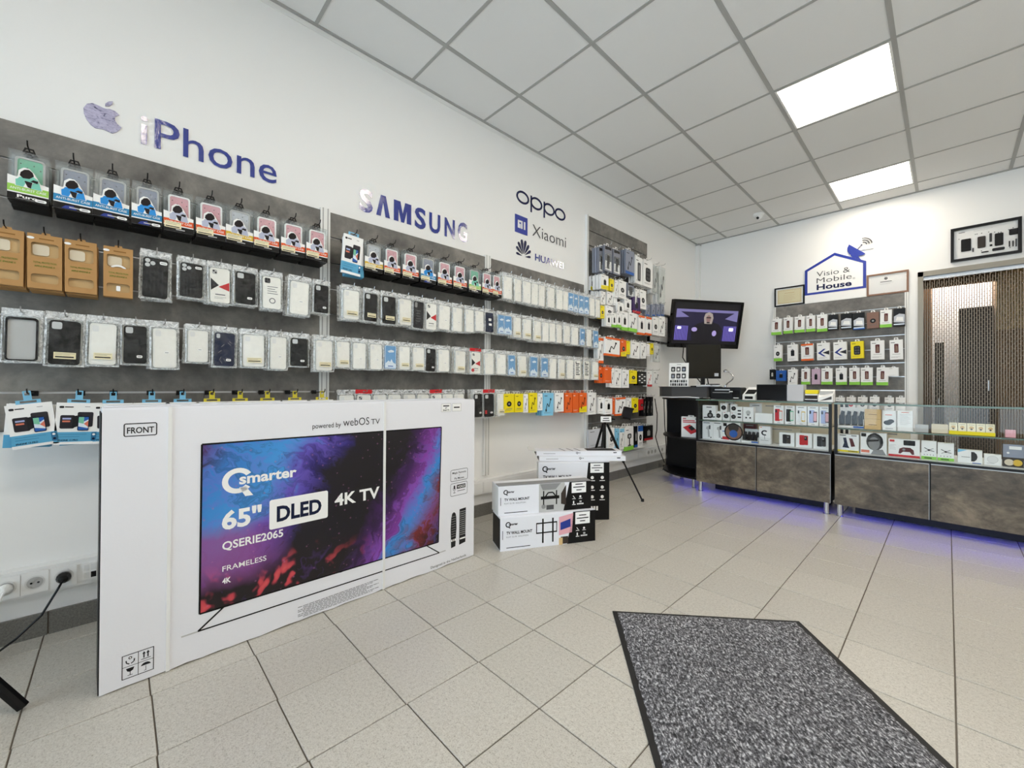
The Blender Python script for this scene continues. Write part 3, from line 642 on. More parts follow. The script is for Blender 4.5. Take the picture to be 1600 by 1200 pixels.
def case_mesh(st):
    m = MB(); o = rrect(CX0, CX1, CZ0, CZ1, .010); yf = -.0045
    def slab(mat): m.prism(o, yf, .0045, mat)
    F = yf - .0006
    if st in ('w', 'wl', 'wt'):
        slab('case_white' if st != 'wt' else 'milky_case'); m.outline(CX0 + .003, CX1 - .003, CZ0 + .003, CZ1 - .003, .008, .0014, 'W2', F)
        m.rr(CX0 + .007, CX0 + .026, CZ1 - .032, CZ1 - .008, .005, 'W2', F)
    elif st in ('k', 'kl', 'krd'):
        slab('case_black'); m.rr(CX0 + .006, CX0 + .031, CZ1 - .031, CZ1 - .006, .006, 'cam_grey', F)
        if st == 'krd': m.rect(CX0 + .004, CX0 + .020, CZ0 + .02, CZ0 + .045, 'R', F)
    elif st == 'kc':
        slab('case_black'); m.rr(CX0 + .004, CX0 + .039, CZ1 - .039, CZ1 - .004, .009, 'K2', F)
        for a, b_ in ((.013, -.013), (.013, -.030), (.029, -.0215)): m.disc(CX0 + a, CZ1 + b_, .0078, 'cam_grey', F - .0006)
        m.rr(CX1 - .028, CX1 - .004, CZ1 - .022, CZ1 - .010, .005, 'W', F); m.rect(CX1 - .024, CX1 - .008, CZ1 - .017, CZ1 - .0155, 'ink', F - .0005)
        for k in range(5): m.rect(CX0 + .010 + k * .012, CX0 + .014 + k * .012, CZ0 + .01, CZ1 - .045, 'K2', F)
    elif st in ('gr', 'rg'):
        slab('case_white'); m.flat([(CX0 + .002, -.13), (CX0 + .034, -.105), (CX0 + .002, -.075)], 'K2', F); m.flat([(CX1 - .002, -.128), (CX1 - .002, -.088), (CX0 + .032, -.112)], 'R', F)
        m.rr(CX0 + .008, CX0 + .028, CZ1 - .028, CZ1 - .008, .005, 'grey_lt', F); m.disc(CX0 + .014, CZ1 - .014, .004, 'K', F - .0005); m.disc(CX0 + .022, CZ1 - .021, .004, 'K', F - .0005)
        m.bar(0, -.150, .006, 'ink_grey', .04, 'c', F); lines(m, -.024, .024, -.158, 2, .006, 'ink_grey', .0012, F)
        if st == 'rg': m.disc(CX0 + .012, -.16, .013, 'R', F - .0002)
    elif st == 'ring':
        slab('case_white'); m.rr(CX0 + .007, CX0 + .032, CZ1 - .032, CZ1 - .007, .006, 'grey_dk', F)
        for a, b_ in ((.014, -.014), (.025, -.014), (.014, -.025)): m.disc(CX0 + a, CZ1 + b_, .004, 'K', F - .0005)
        lines(m, -.02, .026, -.075, 4, .011, 'ink_grey', .003, F)
        m.add([(x, F, z) for x, z in ell(.002, -.145, .014, .014) + ell(.002, -.145, .010, .010)], [(k, (k + 1) % 18, 18 + (k + 1) % 18, 18 + k) for k in range(18)], 'ink_grey')
    elif st == 'clear':
        m.ring(o, rrect(CX0 + .005, CX1 - .005, CZ0 + .005, CZ1 - .008, .007), yf, .005, 'case_black'); m.prism(rrect(CX0 + .005, CX1 - .005, CZ0 + .005, CZ1 - .008, .007), .0, .002, 'grey_lt')
    elif st == 'n':
        slab('navy'); rnd = random.Random(4)
        for k in range(9):
            x, z = rnd.uniform(-.028, .02), rnd.uniform(-.17, -.05); m.line([(x, z), (x + rnd.uniform(.004, .014), z + rnd.uniform(-.02, .02))], .0014, 'grey', F)
        m.rr(CX0 + .006, CX0 + .020, CZ1 - .026, CZ1 - .006, .005, 'cam_grey', F)
    elif st == 'u':
        slab('sky_art'); m.flat([(CX0 + .003, -.176), (CX1 - .003, -.176), (CX1 - .003, -.150), (.018, -.140), (.006, -.118), (-.004, -.138), (-.014, -.128), (CX0 + .003, -.148)], 'ice', F); m.flat([(-.022, -.066), (.004, -.056), (.024, -.062), (.020, -.072), (-.012, -.076)], 'ice', F)
        m.outline(CX0, CX1, CZ0, CZ1, .010, .003, 'ice', F - .0003); m.rect(-.018, .018, -.168, -.162, 'N', F - .0003)
    elif st == 'kg':
        slab('K2'); m.rr(CX0 + .006, CX0 + .026, CZ1 - .036, CZ1 - .006, .006, 'grey', F); lines(m, -.02, .02, -.08, 5, .015, 'grey_dk', .006, F)
    elif st == 'kn':
        slab('navy'); m.rr(-.012, .016, -.092, -.072, .002, 'W', F); m.rr(-.010, .022, -.130, -.112, .002, 'W', F); lines(m, -.008, .012, -.078, 2, .006, 'ink', .001, F - .0005)
    elif st == 'pt':
        slab('case_white')
        for k in range(7): m.rect(-.026, .026 - .012 * (k % 2), -.060 - k * .015, -.052 - k * .015, 'ink_grey' if k % 3 else 'ink', F)
        m.rr(CX0 + .007, CX0 + .024, CZ1 - .024, CZ1 - .008, .004, 'grey', F)
    return m.mesh('phone_case')
def label_mesh(st):
    m = MB(); y = -.0125
    if st in ('wl', 'kl'):
        m.rect(-.026, .029, -.163, -.140, 'label_cream', y); lines(m, -.023, .026, -.1435, 2, .0045, 'ink_grey', .0009, y - .0004); m.rect(-.022, .024, -.1585, -.154, 'ink', y - .0004)
    elif st in ('k', 'n', 'krd'):
        m.rr(.004, .024, -.160, -.149, .004, 'W', y); m.rect(.008, .020, -.1555, -.1535, 'ink', y - .0004)
    elif st in ('w', 'wt'):
        m.rr(-.004, .014, -.128, -.119, .004, 'W', y); m.rect(-.001, .011, -.1245, -.1228, 'ink', y - .0004)
    else: return None
    return m.mesh('price_label')
def T_bag(st, var):
    P_ = [('pouch', tpl(('pouch', var), lambda: pouch_mesh(var))), ('phone_case', tpl(('case', st), lambda: case_mesh(st)))]
    hd = tpl(('head', 'R' if st in ('rg', 'krd') else 'W'), lambda: MB().ring([(-.049, -.021), (.049, -.021), (.049, .002), (-.049, .002)], [(-.006, -.014), (.006, -.014), (.006, -.006), (-.006, -.006)], -.0016, .0016, 'R' if st in ('rg', 'krd') else 'bag_edge').mesh('header_strip'))
    P_.append(('header_strip', hd))
    lb = tpl(('label', st), lambda: label_mesh(st))
    if lb: P_.append(('price_label', lb))
    return P_
def bag_back(dark):
    m = MB(); o = rrect(CX0, CX1, CZ0, CZ1, .010, 2)
    m.prism(o, -.004, .004, 'case_black' if dark else 'case_white'); m.ring([(-.049, -.021), (.049, -.021), (.049, .002), (-.049, .002)], [(-.006, -.014), (.006, -.014), (.006, -.006), (-.006, -.006)], -.0016, .0016, 'bag_edge')
    rnd = random.Random(9)
    for sgn in (-1, 1):
        m.add([(-.05, 0, -.02), (.05, 0, -.02), (.05, sgn * .003, -.19), (-.05, -sgn * .002, -.19), (0, sgn * .008, -.1)], [(0, 3, 4), (3, 2, 4), (2, 1, 4), (1, 0, 4)], 'bag_edge')
    return m.mesh('bagged_case')
BAGTXT = {'w': 'white phone case', 'wl': 'white phone case with cream label', 'wt': 'clear phone case', 'k': 'black phone case', 'kl': 'black phone case with cream label', 'kc': 'black phone case with camera rings', 'krd': 'black and red phone case', 'gr': 'white case with red and black triangles', 'rg': 'red-headed phone case pack', 'ring': 'white case with grey ring print', 'clear': 'clear case with black rim', 'n': 'dark navy phone case', 'u': 'blue mountain-print phone case', 'kg': 'dark grey phone case', 'kn': 'navy case with two stickers', 'pt': 'white case with dark print lines'}
ROWN = {'A': 'top row', 'B': 'second row', 'C': 'third row', 'D': 'bottom row'}
GROOVE = {'A': 1.796, 'B': 1.509, 'C': 1.221, 'D': .934}
COUNT = {}
def nth(*key):
    COUNT[key] = COUNT.get(key, 0) + 1
    return ORD[COUNT[key] - 1]
rb = random.Random(21)
def bags(rows, row, d, nback=2):
    for y, w, zt, h, st in rows:
        y = 1.262 if 1.20 < y < 1.262 else y
        s = sect(y); gz = GROOVE[row]
        hook(s, (.020, y, gz), d + .012)
        w_, h_ = max(min(w, .108), .088), max(min(h, .200), .168)
        sc = (w_ / .1, 1, h_ / .19); top = gz + .010 * sc[2]; num = nth('bag', row, s)
        lab = 'bagged %s, %s from left, %s, %s' % (BAGTXT[st], num, ROWN[row], SECN[s])
        put('bagged_phone_case', T_bag(st, rb.randrange(4)), lab, 'phone case', (d, y, top), LW, 'bagged phone cases', sc, rb.uniform(-.03, .03), rb.uniform(-.06, .10))
        dark = st[0] in 'kn'
        for k in range(nback):
            bm = tpl(('bagback', dark if k == 0 else rb.random() < .15), lambda: bag_back(dark))
            single('bagged_phone_case', bm, '%s bag behind the %s bagged case, %s, %s' % (('first', 'rearmost')[k], num, ROWN[row], SECN[s]), 'phone case', (d - .030 - .034 * k, y + rb.uniform(-.002, .002), top), LW, 'bagged phone cases', sc, rb.uniform(-.05, .05), rb.uniform(-.05, .06))
bags(HANG['A3'], 'A', .17); bags(HANG['B1'], 'B', .15); bags(HANG['B2'], 'B', .15); bags(HANG['C1'], 'C', .15); bags(HANG['C2'], 'C', .15); bags(HANG['D2'], 'D', .15)

# --- drop-proof case packs: clear shell, printed card, black base; 0.100 x 0.178 m
BC = {'g': ('burst_green', 'fig_mint', 'green'), 'b': ('burst_blue', 'fig_blue', 'blue'), 'o': ('burst_orange', 'fig_grey', 'orange'), 'y': ('gold', 'fig_grey', 'gold')}
def T_burst(c, sticker):
    strip, fig, _ = BC[c]; h = .178
    sh = MB().box(-.049, .049, .001, .025, -h + .022, -.004, 'clear_shell')
    cs = MB().ring(rrect(-.034, .040, -.145, -.022, .010), rrect(-.028, .034, -.139, -.028, .007), .008, .016, 'W' if c == 'o' else 'grey_lt')
    cs.prism(rrect(-.028, .034, -.139, -.028, .007), .011, .0125, {'g': 'mint', 'b': 'S', 'o': 'pink', 'y': 'S2'}[c])
    for k in range(4): cs.disc(-.02 + .016 * k, -.045 - .012 * (k % 2), .002, 'grey_dk', .0105)
    cd = MB().prism([(-.05, -h), (.05, -h), (.05, -.112), (-.05, -.095)], -.0006, .0004, 'W')
    cd.box(-.05, .05, -.0004, .027, -h, -h + .024, 'K')
    cd.rect(-.05, .05, -h + .028, -h + .052, strip, -.0012); cd.rect(-.05, .05, -h, -h + .0235, 'K', -.0012)
    cd.txt('ANTI-BURST CASE', .0, -h + .035, .0085, 'W', w=.088, al='c', bold=.01, y=-.0018)
    if c == 'g': cd.txt('Puro', -.002, -h + .009, .010, 'W', w=.05, al='c', bold=.03, y=-.0018); cd.rect(-.03, .03, -h + .004, -h + .006, 'grey', -.0018)
    else:
        cd.flat([(-.03, -h + .003), (.01, -h + .003), (.0, -h + .018), (-.02, -h + .014)], 'blue_ink' if c == 'b' else 'K2', -.0016); cd.rect(-.01, .02, -h + .008, -h + .012, 'grey_lt', -.0019)
    # printed figure: abstract crouching shape with a white edge
    fg = MB(); y0 = -.0022
    fg.flat([(-.032, -.130), (-.034, -.106), (-.026, -.096), (-.024, -.074), (-.012, -.062), (.002, -.062), (.014, -.076), (.026, -.100), (.034, -.122), (.034, -.132)], 'W', y0)
    fg.flat([(-.030, -.129), (-.031, -.108), (-.020, -.100), (-.006, -.112), (-.012, -.130)], fig, y0 - .0004); fg.flat([(-.026, -.106), (-.022, -.098), (.010, -.086), (.024, -.098), (.022, -.110), (-.004, -.108)], fig, y0 - .0008)
    fg.flat([(.006, -.131), (.010, -.112), (.026, -.104), (.032, -.131)], fig, y0 - .0006); fg.flat([(-.010, -.108), (.010, -.106), (.006, -.131), (-.002, -.128)], 'fig_dark', y0 - .0005)
    fg.flat([(-.021, -.092), (-.019, -.080), (-.010, -.069), (.001, -.066), (.010, -.074), (.013, -.086), (.002, -.098), (-.013, -.100)][::-1], 'fig_dark', y0 - .0010); fg.flat([(.004, -.106), (.022, -.110), (.024, -.101), (.012, -.099)], 'fig_dark', y0 - .0012)
    hg = MB().ring([(-.017, -.004), (.017, -.004), (.011, .014), (-.011, .014)], [(-.011, .001), (.011, .001), (.007, .010), (-.007, .010)], .008, .012, 'K')
    out = [('clear_shell', sh.mesh('clear_shell')), ('phone_case', cs.mesh('phone_case')), ('printed_card', cd.mesh('printed_card')), ('printed_figure', fg.mesh('printed_figure')), ('hanger_tab', hg.mesh('hanger_tab'))]
    st = MB()
    if sticker: st.rect(-.048, .008, -h + .014, -h + .040, 'label_cream', -.0026); lines(st, -.044, .004, -h + .036, 2, .006, 'ink_grey', .0011, -.0030); st.rect(-.044, .002, -h + .017, -h + .021, 'ink', -.0030)
    else: st.rr(.016, .045, -h + .004, -h + .014, .0045, 'W', -.0026); st.rect(.022, .039, -h + .008, -h + .010, 'ink', -.0030)
    out.append(('price_label', st.mesh('price_label')))
    return out
def burst_back():
    m = MB().box(-.049, .049, .0, .025, -.156, -.003, 'clear_shell').box(-.05, .05, 0, .027, -.178, -.154, 'K').box(-.04, .04, .010, .014, -.154, -.02, 'grey')
    m.ring([(-.017, -.003), (.017, -.003), (.011, .014), (-.011, .014)], [(-.011, .001), (.011, .001), (.007, .010), (-.007, .010)], .008, .012, 'K')
    return m.mesh('drop_proof_case_pack')
for rows in ('A1', 'A2'):
    for i, (y, w, zt, h, c) in enumerate(HANG[rows]):
        s = sect(y); hook(s, (.020, y, 1.796), .178, mat='K')
        sticker = not (rows == 'A1' and c in 'gb')
        sc = (min(w, .108) / .1, 1, .178 / .178)
        num = nth('burst', s)
        put('drop_proof_case_pack', tpl(('burst', c, sticker), lambda: T_burst(c, sticker)), 'clear drop-proof phone case pack with %s strip, %s from left, %s' % (BC[c][2], num, SECN[s]), 'phone case', (.170, y, 1.790), LW, 'drop-proof case packs', sc, rb.uniform(-.02, .02), rb.uniform(-.03, .05))
        bm = tpl('burstback', burst_back)
        for k in range(4):
            single('drop_proof_case_pack', bm, '%s clear pack behind the %s drop-proof case pack, %s' % (('first', 'second', 'third', 'rearmost')[k], num, SECN[s]), 'phone case', (.141 - .028 * k, y + rb.uniform(-.003, .003), 1.790), LW, 'drop-proof case packs', sc, rb.uniform(-.02, .02))

# --- brown card boxes with windows; 0.084 x 0.194 m
def T_kraft(alt):
    w, h = .042, .194
    b = MB(); o = [(-w, -h), (w, -h), (w, 0), (-w, 0)]
    w1 = rrect(-w + .009, w - .009, -.080, -.030, .008); w2 = rrect(-w + .009, w - .009, -h + .020, -h + .052, .008)
    for (za, zb, wn) in ((-.092, 0, w1), (-h, -.128, w2)):
        n = len(wn)
        b.add([(x, 0, z) for x, z in wn] + [(x, .004, z) for x, z in wn], [(k, n + k, n + (k + 1) % n, (k + 1) % n) for k in range(n)], 'kraft_dark')
        # face with its window cut out: four strips and the corners
        x0, x1 = -w + .009, w - .009; zz0, zz1 = min(p[1] for p in wn), max(p[1] for p in wn)
        b.rect(-w, x0, za, zb, 'kraft', 0); b.rect(x1, w, za, zb, 'kraft', 0); b.rect(x0, x1, za, zz0, 'kraft', 0); b.rect(x0, x1, zz1, zb, 'kraft', 0)
        for cx, cz, sx, sz in ((x1, zz1, -1, -1), (x0, zz1, 1, -1), (x0, zz0, 1, 1), (x1, zz0, -1, 1)):
            arc = [(cx + sx * .008 - sx * .008 * cos(a * pi / 8), cz + sz * .008 - sz * .008 * sin(a * pi / 8)) for a in range(5)]
            pts = [(cx, cz)] + arc
            ar = sum(pts[k][0] * pts[(k + 1) % len(pts)][1] - pts[(k + 1) % len(pts)][0] * pts[k][1] for k in range(len(pts)))
            b.flat(pts if ar > 0 else pts[::-1], 'kraft', 0)
    b.rect(-w, w, -.128, -.092, 'kraft', 0)
    b.add([(-w, 0, -h), (w, 0, -h), (w, .034, -h), (-w, .034, -h), (-w, 0, 0), (w, 0, 0), (w, .034, 0), (-w, .034, 0)], [(1, 2, 6, 5), (2, 3, 7, 6), (3, 0, 4, 7), (4, 5, 6, 7), (3, 2, 1, 0)], 'kraft')
    ins = MB().prism(rrect(-w + .004, w - .004, -h + .008, -.012, .01), .010, .016, 'kraft_in').prism(rrect(-.030, .010, -.074, -.036, .008), .007, .010, 'beige')
    if alt: ins.add([(x * 1.0, .003, z) for x, z in ell(.0, -.095, .028, .028, 24)[1:12] + ell(.0, -.095, .021, .021, 24)[1:12]], [(k, k + 1, 12 + k, 11 + k) for k in range(10)], 'W'); ins.rr(-.006, .006, -h + .024, -h + .044, .003, 'W', .003)
    tx = MB().txt('TOTAL PROTECTION', 0, -.104, .0062, 'green_ink', w=.056, al='c', bold=.015); tx2 = MB().txt('APPLE IPHONE X', 0, -.117, .0062, 'green_ink', w=.050, al='c', bold=.015); tx3 = MB().rect(-.014, .022, -.018, -.014, 'kraft_dark')
    lb = MB().disc(-.034, -.016, .009, 'W', -.001, rz=.0045).mesh('price_label')
    tab = MB().ring([(-.014, -.004), (.014, -.004), (.010, .014), (-.010, .014)], [(-.006, .002), (.006, .002), (.004, .008), (-.004, .008)], .030, .032, 'kraft')
    return [('box_body', b.mesh('box_body')), ('phone_case', ins.mesh('phone_case')), ('printed_title', tx.mesh('printed_title')), ('printed_model', tx2.mesh('printed_model')), ('printed_bar', tx3.mesh('printed_bar')), ('price_label', lb), ('hanger_tab', tab.mesh('hanger_tab'))]
kb = MB().box(-.042, .042, 0, .034, -.194, 0, 'kraft').mesh('kraft_case_box')
for i, (y, w, zt, h, c) in enumerate(HANG['Bk']):
    hook(1, (.020, y, 1.509), .17, mat='K')
    put('kraft_case_box', tpl(('kraft', i == 3), lambda: T_kraft(i == 3)), ('brown card phone case box with white ring inside, second row of leftmost panel' if i == 3 else 'brown card phone case box with two windows, %s from left in second row' % ORD[i]), 'box', (.170, y, 1.504), LW, 'brown card case boxes', None, rb.uniform(-.01, .01))
    if i < 3:
        for k in range(2): single('kraft_case_box', kb, 'brown card box %s behind the %s brown box, second row' % (('directly', 'furthest')[k], ORD[i]), 'box', (.133 - .037 * k, y + .003, 1.500), LW, 'brown card case boxes')

# --- wallet case packs: white card, blue foot, hanger clip; 0.112 x 0.155 m
def T_wallet(clip, hz=.037):
    w, h = .056, .155
    b = MB().box(-w, w, 0, .012, -h, 0, 'W').rect(-w, w, -h + .010, -h + .046, 'blue_pack', -.0006)
    b.box(-w - .0005, w + .0005, .001, .0125, -h + .0, -h + .046, 'blue_pack')
    p = MB(); y = -.0012
    p.flat(rrect(-.044, -.006, -.096, -.046, .005), 'wallet_dark', y); p.flat(rrect(.000, .042, -.090, -.034, .005), 'wallet_dark', y); p.flat([(-.012, -.094), (.012, -.084), (.012, -.044), (-.012, -.050)], 'K2', y - .0003)
    p.rr(.002, .032, -.104, -.050, .004, 'navy', y - .0008); p.rect(.004, .030, -.101, -.053, 'ice', y - .0011); p.flat([(.004, -.074), (.018, -.078), (.018, -.053), (.004, -.053)], 'mint', y - .0014); p.flat([(.018, -.078), (.030, -.090), (.030, -.066)], 'coral', y - .0014); p.flat([(.018, -.053), (.018, -.070), (.030, -.062), (.030, -.053)], 'N', y - .0014); p.flat([(.004, -.101), (.030, -.101), (.030, -.095), (.004, -.088)], 'N', y - .0014)
    p.rect(-.038, -.016, -.062, -.056, 'lilac', y - .0006); p.rect(-.038, -.018, -.072, -.066, 'coral', y - .0006)
    t = MB().rr(-.048, -.036, -.020, -.012, .003, 'K2').bar(-.034, -.018, .005, 'ink', .022).rect(.018, .032, -.015, -.013, 'grey')
    t2 = t; t = MB()
    t.rr(.040, .054, -h + .012, -h + .044, .003, 'blue_dark', -.0012).disc(.047, -h + .036, .004, 'W', -.0016).disc(.047, -h + .020, .004, 'navy', -.0016)
    t3 = t; t = MB(); t.txt('IPHONE 13 PRO', -.046, -h + .013, .006, 'navy', w=.052, bold=.02, y=-.0012)
    t4 = lines(MB(), -.046, .028, -h + .038, 2, .009, 'blue_dark', .0012, -.0012)
    c = MB().ring([(-.030, .0), (.030, .0), (.030, .014), (-.030, .014)], [(-.020, .003), (.020, .003), (.020, .011), (-.020, .011)], .004, .008, clip)
    if hz > .02: c.ring([(-.010, .014), (.010, .014), (.010, .046), (-.010, .046)], [(-.006, .030), (.006, .030), (.006, .042), (-.006, .042)], .004, .008, clip)
    return [('card_box', b.mesh('card_box')), ('printed_picture', p.mesh('printed_picture')), ('printed_model', t.mesh('printed_model')), ('printed_brand', t2.mesh('printed_brand')), ('printed_icons', t3.mesh('printed_icons')), ('printed_lines', t4.mesh('printed_lines')), ('hanger_clip', c.mesh('hanger_clip'))]
wbk = MB().box(-.056, .056, 0, .012, -.109, 0, 'W').box(-.056, .056, 0, .012, -.155, -.109, 'blue_pack').mesh('wallet_case_pack')
def wallet(y, lab, clip, z, d=.15, sc=None, tilt=0, nb=2, gz=.934, hz=.037):
    s = sect(y); hook(s, (.020, y, gz), d + .006, mat='K')
    put('wallet_case_pack', tpl(('wallet', clip, hz), lambda: T_wallet(clip, hz)), lab, 'phone case', (d, y, z), LW, 'wallet case packs', sc, tilt)
    for k in range(nb):
        single('wallet_case_pack', wbk, '%s blue and white card pack behind the %s wallet pack from left' % (('first', 'second', 'third')[k], nth('wb', k)), 'phone case', (d - .016 - .016 * k, y + .004 * (k + 1), z - .002), LW, 'wallet case packs', sc, -tilt * .4 + .01 * k)
wallet(-1.004, 'white and blue wallet case pack, leftmost in the bottom row', 'clip_blue', .897, tilt=-.13)
wallet(-.880, 'white and blue wallet case pack beside the television carton', 'clip_blue', .897, tilt=.05)
wallet(.157, 'tall blue and white wallet case pack in top row of second panel', 'clip_blue', 1.787, d=.17, sc=(.95, 1, 1.38), tilt=.08, nb=3, gz=1.796, hz=.007)
for k, y in enumerate((-.786, -.671, -.571)):
    wallet(y, 'wallet case pack on blue clip behind the carton top, %s blue clip from left' % ORD[k], 'clip_blue', .893, nb=1)
for k, y in enumerate((-.468, -.361, -.249, -.127, .004)):
    wallet(y, 'wallet case pack on yellow clip behind the carton top, %s yellow clip from left' % ORD[k], 'clip_yellow', .893, nb=1)
HANG['D4'] = [(y, .098, .930, .19, st) for y, st in ((.134, 'w'), (.233, 'rg'), (.327, 'w'), (.420, 'wl'), (.518, 'w'), (.615, 'wl'), (.710, 'rg'), (.800, 'w'), (.890, 'wl'))]
for y, w, zt, h, st in HANG['D4']:
    hook(2, (.020, y, .934), .150)
    put('bagged_phone_case', T_bag(st, rb.randrange(4)), 'bagged phone case half hidden by the carton, %s from left in bottom row' % nth('hid'), 'phone case', (.14, y, .944), LW, 'bagged phone cases', None, rb.uniform(-.03, .03))

# --- carded accessories: box with hang tab, colour band, printed product; 0.100 x 0.170 m
CN = {'D': 'pale', 'W': 'white', 'Y': 'yellow', 'O': 'orange', 'L': 'light blue', 'S': 'grey', 'K': 'black', 'G': 'green', 'R': 'red', 'N': 'blue', 'P': 'purple', 'T': 'clear'}
AN = {'c': 'cable', 'b': 'round gadget', 'd': 'charger', 'p': 'holder', 'n': 'plain', 't': 'tall window', 'w': 'dark window', 'x': 'checker print', 'f': 'phone picture', 'a': 'arrow print', 'v': 'silver blister'}
def art(m, a, ink, w=.05, h=.17):
    y = -.0010
    if a == 'c':
        m.line([(-.022, -.125), (-.010, -.080), (.006, -.105), (.020, -.055)], .006, ink, y); m.rect(.015, .027, -.056, -.040, ink, y - .0003); m.rect(-.028, -.016, -.140, -.122, ink, y - .0003)
    elif a == 'b':
        m.disc(0, -.092, .024, ink, y); m.disc(0, -.092, .010, 'grey', y - .0003); m.rect(-.030, .030, -.138, -.134, 'ink_grey', y)
    elif a == 'd':
        m.rr(-.016, .018, -.118, -.060, .006, ink, y); m.rect(-.008, .010, -.060, -.048, 'grey', y)
    elif a == 'p':
        m.rr(-.024, .024, -.085, -.050, .012, ink, y); m.rect(-.006, .006, -.130, -.085, ink, y); m.rect(-.018, .018, -.140, -.130, ink, y); m.rr(-.012, .012, -.078, -.058, .004, 'grey_lt', y - .0003)
    elif a == 't': m.rr(-.020, .024, -.150, -.035, .010, 'grey_dk', y); m.rr(-.004, .010, -.140, -.050, .006, 'grey', y - .0004)
    elif a == 'w':
        m.rr(-.026, .026, -.135, -.045, .014, 'K', y)
        for k in range(3):
            for l in range(2): m.rr(-.018 + l * .020, -.002 + l * .020, -.072 - k * .026, -.054 - k * .026, .004, 'grey_dk', y - .0004)
    elif a == 'x':
        for k in range(5):
            for l in range(3): m.rect(-.044 + l * .030, -.022 + l * .030, -.045 - k * .024, -.031 - k * .024, 'W' if (k + l) % 2 else 'grey_dk', y)
    elif a == 'f':
        m.rr(-.015, .017, -.112, -.035, .006, ink, y); m.flat([(-.010, -.105), (.013, -.105), (.010, -.06), (-.004, -.042)], 'B' if ink == 'maroon' else 'grey', y - .0003); m.rect(-.03, .03, -.126, -.122, 'grey_lt', y)
    elif a == 'a':
        m.flat([(-.042, -.10), (.004, -.060), (.020, -.060), (-.018, -.10), (.020, -.135), (.004, -.135)], 'blue_ink', y); m.flat([(-.006, -.098), (.048, -.078), (.048, -.12)], 'wallet_dark', y - .0003)
    elif a == 'v':
        m.flat([(-.045, -.130), (.045, -.140), (.045, -.06), (.0, -.05), (-.045, -.075)], 'S2', y); m.flat([(-.03, -.118), (.035, -.125), (.03, -.085), (-.02, -.08)], 'W', y - .0003); m.rect(-.045, .045, -.158, -.146, 'ice', y)
    return m
def T_card(body, acc, a, film=False):
    w, h, d = .050, .170, .022
    b = MB()
    if body + acc == 'SD': b.box(-w, w, 0, d, -h, 0, 'S2')
    elif body + acc == 'SK': b.box(-w, w, 0, d, -h, 0, 'blister_grey').box(-w * .8, w * .8, -.006, 0, -h * .92, -h * .30, 'clear_shell')
    elif body == 'T': b.box(-w, w, 0, d * .5, -h, 0, 'clear_shell').box(-w * .8, w * .8, d * .5, d * .5 + .001, -h * .95, -.01, 'W')
    else: b.box(-w, w, 0, d, -h, 0, body)
    p = MB()
    if acc == 'G': b.box(-w - .0004, w + .0004, -.0004, d, -h - .0004, -h + .030, 'G')
    elif acc == 'O': b.box(-w - .0004, w + .0004, -.0004, d, -h - .0004, -h + .018, 'O'); p.rect(-w, w, -.018, 0, 'O')
    elif acc == 'Y' and body != 'Y': p.flat([(-w, -h), (w, -h), (w, -h + .055), (-w, -h + .04)], 'Y')
    elif acc == 'R' and body != 'R': p.rect(-w, w, -h, -h + .025, 'R')
    elif acc == 'N': p.rect(-w, w, -.045, 0, 'N') if body == 'W' else p.rect(-w, w, -h, -h + .02, 'N')
    elif acc == 'L': p.rect(-w, w, -.03, 0, 'L')
    ink = 'maroon' if a == 'f' else 'K' if body in 'WYOLTS' and acc in 'KGOYSWLN' else 'R' if acc == 'R' and body == 'W' else 'grey_lt' if body == 'K' else 'K'
    art(p, a, ink)
    if body + acc == 'SK': p.rect(-.040, .040, -.160, -.100, 'W'); p.rect(-.02, .012, -.150, -.108, 'grey_dk', -.0012); p.rect(-.040, .040, -.022, -.004, 'K2')
    if body in 'WYLOS' and a not in 'xv':
        p.bar(-.040, -.026, .006, 'ink' if body != 'O' else 'W', .03); lines(p, -.040, .030, -h + .034 if acc == 'G' else -h + .024, 2, .005, 'W' if acc in 'GOR' else 'ink_grey', .0012, -.0012)
    tab = MB().ring([(-.018, -.0005), (.018, -.0005), (.014, .021), (-.014, .021)], [(-.010, .002), (.010, .002), (.008, .016), (-.008, .016)], d * .4, d * .4 + .001, 'W' if body != 'O' else 'O')
    out = [('card_box', b.mesh('card_box'))]
    if p.v: out.append(('printed_front', p.mesh('printed_front')))
    out.append(('hang_tab', tab.mesh('hang_tab')))
    return out
def cback(body):
    return MB().box(-.05, .05, 0, .022, -.17, 0, body).ring([(-.018, -.0005), (.018, -.0005), (.014, .021), (-.014, .021)], [(-.010, .002), (.010, .002), (.008, .016), (-.008, .016)], .009, .010, 'W').mesh('accessory_pack')
TALLROW = {'P1': 'first row', 'P2': 'second row', 'P3': 'third row', 'P4': 'fourth row', 'P4c': 'fourth row', 'P5': 'fifth row', 'P6': 'sixth row', 'P7': 'seventh row', 'P8': 'eighth row', 'P8c': 'eighth row', 'P9': 'lowest row'}
